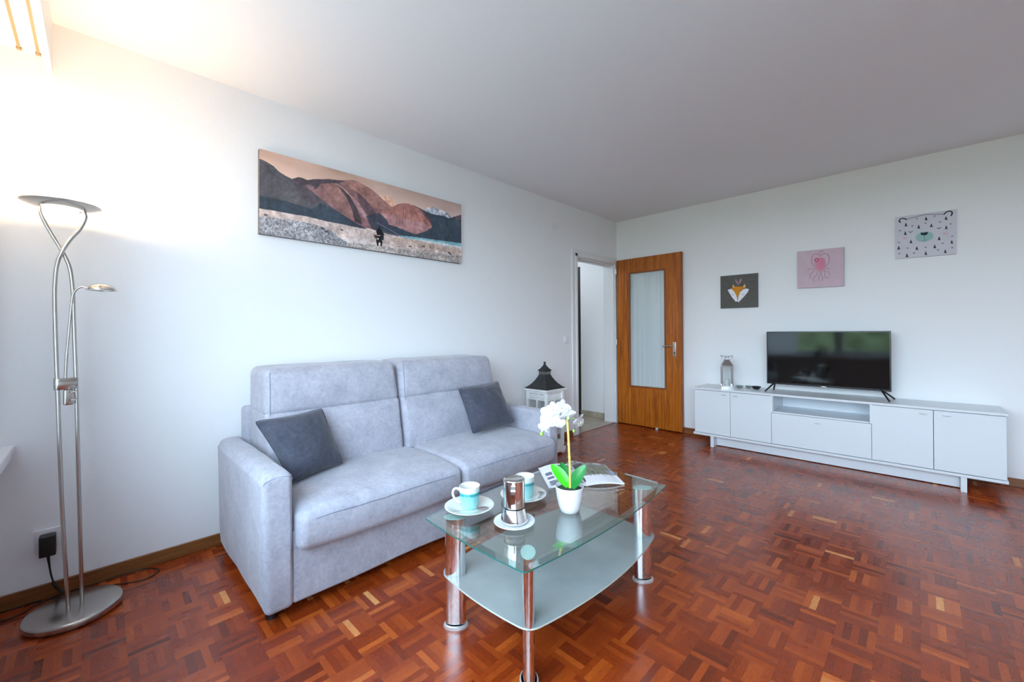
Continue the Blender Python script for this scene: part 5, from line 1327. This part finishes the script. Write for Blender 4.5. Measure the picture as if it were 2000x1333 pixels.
SIDE[0] = plain('canvas_side_pink', (0.36, 0.30, 0.33, 1), 0.8)
canvas('canvas_print', 'square pink canvas with a line-drawn pink octopus', A, (1.894, -0.030, 1.856), (2.229, -0.030, 1.849), (1.892, -0.030, 1.517), 0.0295, (0, -1, 0))
# bear (traced in a 1697x1333 crop)
G = 190
A = Art(G, G, [(115, 290), (1570, 115), (1550, 1165), (100, 1270)], (206, 206, 216)); dk = (40, 44, 54)
A.im += (vnoise(G, G, 6, 4, 18)[..., None]-0.5)*8
def cm2(pts): return [(p.x, p.y) for p in catmull([(x, y, 0) for x, y in pts], 6)]
A.stroke(cm2([(230, 415), (205, 380), (240, 335), (290, 322), (340, 330), (375, 350)]), 4.5, dk); A.stroke(cm2([(375, 350), (480, 320), (620, 285), (760, 250), (880, 235), (1060, 235), (1270, 235)]), 1.8, dk)
A.stroke(cm2([(1270, 235), (1320, 190), (1380, 165), (1440, 175), (1462, 215), (1435, 270)]), 4.5, dk)
A.ell((800, 755), 28, 22, (150, 190, 190), 0.95)
A.fill([(708, 665), (790, 660), (885, 645), (880, 690), (840, 720), (760, 725), (715, 705)], (36, 56, 62)); A.stroke([(800, 725), (800, 845)], 1.6, (110, 130, 136)); A.stroke([(745, 855), (800, 850), (860, 825)], 1.8, (96, 128, 132))
for c_, rx, ry in (((335, 790), 7, 6), ((1295, 690), 9, 6)): A.ell(c_, rx, ry, (214, 176, 192), 0.75)
for x, y in ((845, 335), (1315, 330), (365, 470), (668, 525), (968, 495), (1318, 545), (348, 672), (480, 868), (1148, 800), (1445, 885), (190, 1015), (618, 1025), (1042, 990), (385, 1190), (830, 1145), (1290, 1105)):
    A.fill([(x, y-50), (x+22, y-8), (x-22, y-4)], dk); A.fill([(x, y-26), (x+34, y+24), (x-34, y+28)], dk); A.fill([(x-42, y+38), (x, y+6), (x+42, y+36)], dk)
for x, y in ((625, 335), (1040, 278), (825, 442), (515, 502), (1170, 415), (1420, 465), (225, 608), (195, 888), (1450, 755), (1230, 918), (400, 1020), (825, 1005), (1115, 1068), (1450, 1018), (200, 1148), (548, 1138)):
    A.fill([(x-34, y-16), (x, y-6), (x+34, y-18), (x+4, y+18)], dk)
for x, y in ((480, 640), (1150, 560)): A.stroke([(x-42, y-8), (x-5, y+18), (x+42, y-20)], 2.2, dk)
SIDE[0] = M_canvas_side
canvas('canvas_print', 'large white square canvas with a bear face patterned with small fir trees', A, (2.559, -0.030, 2.040), (2.896, -0.030, 2.033), (2.555, -0.030, 1.703), 0.0295, (0, -1, 0))
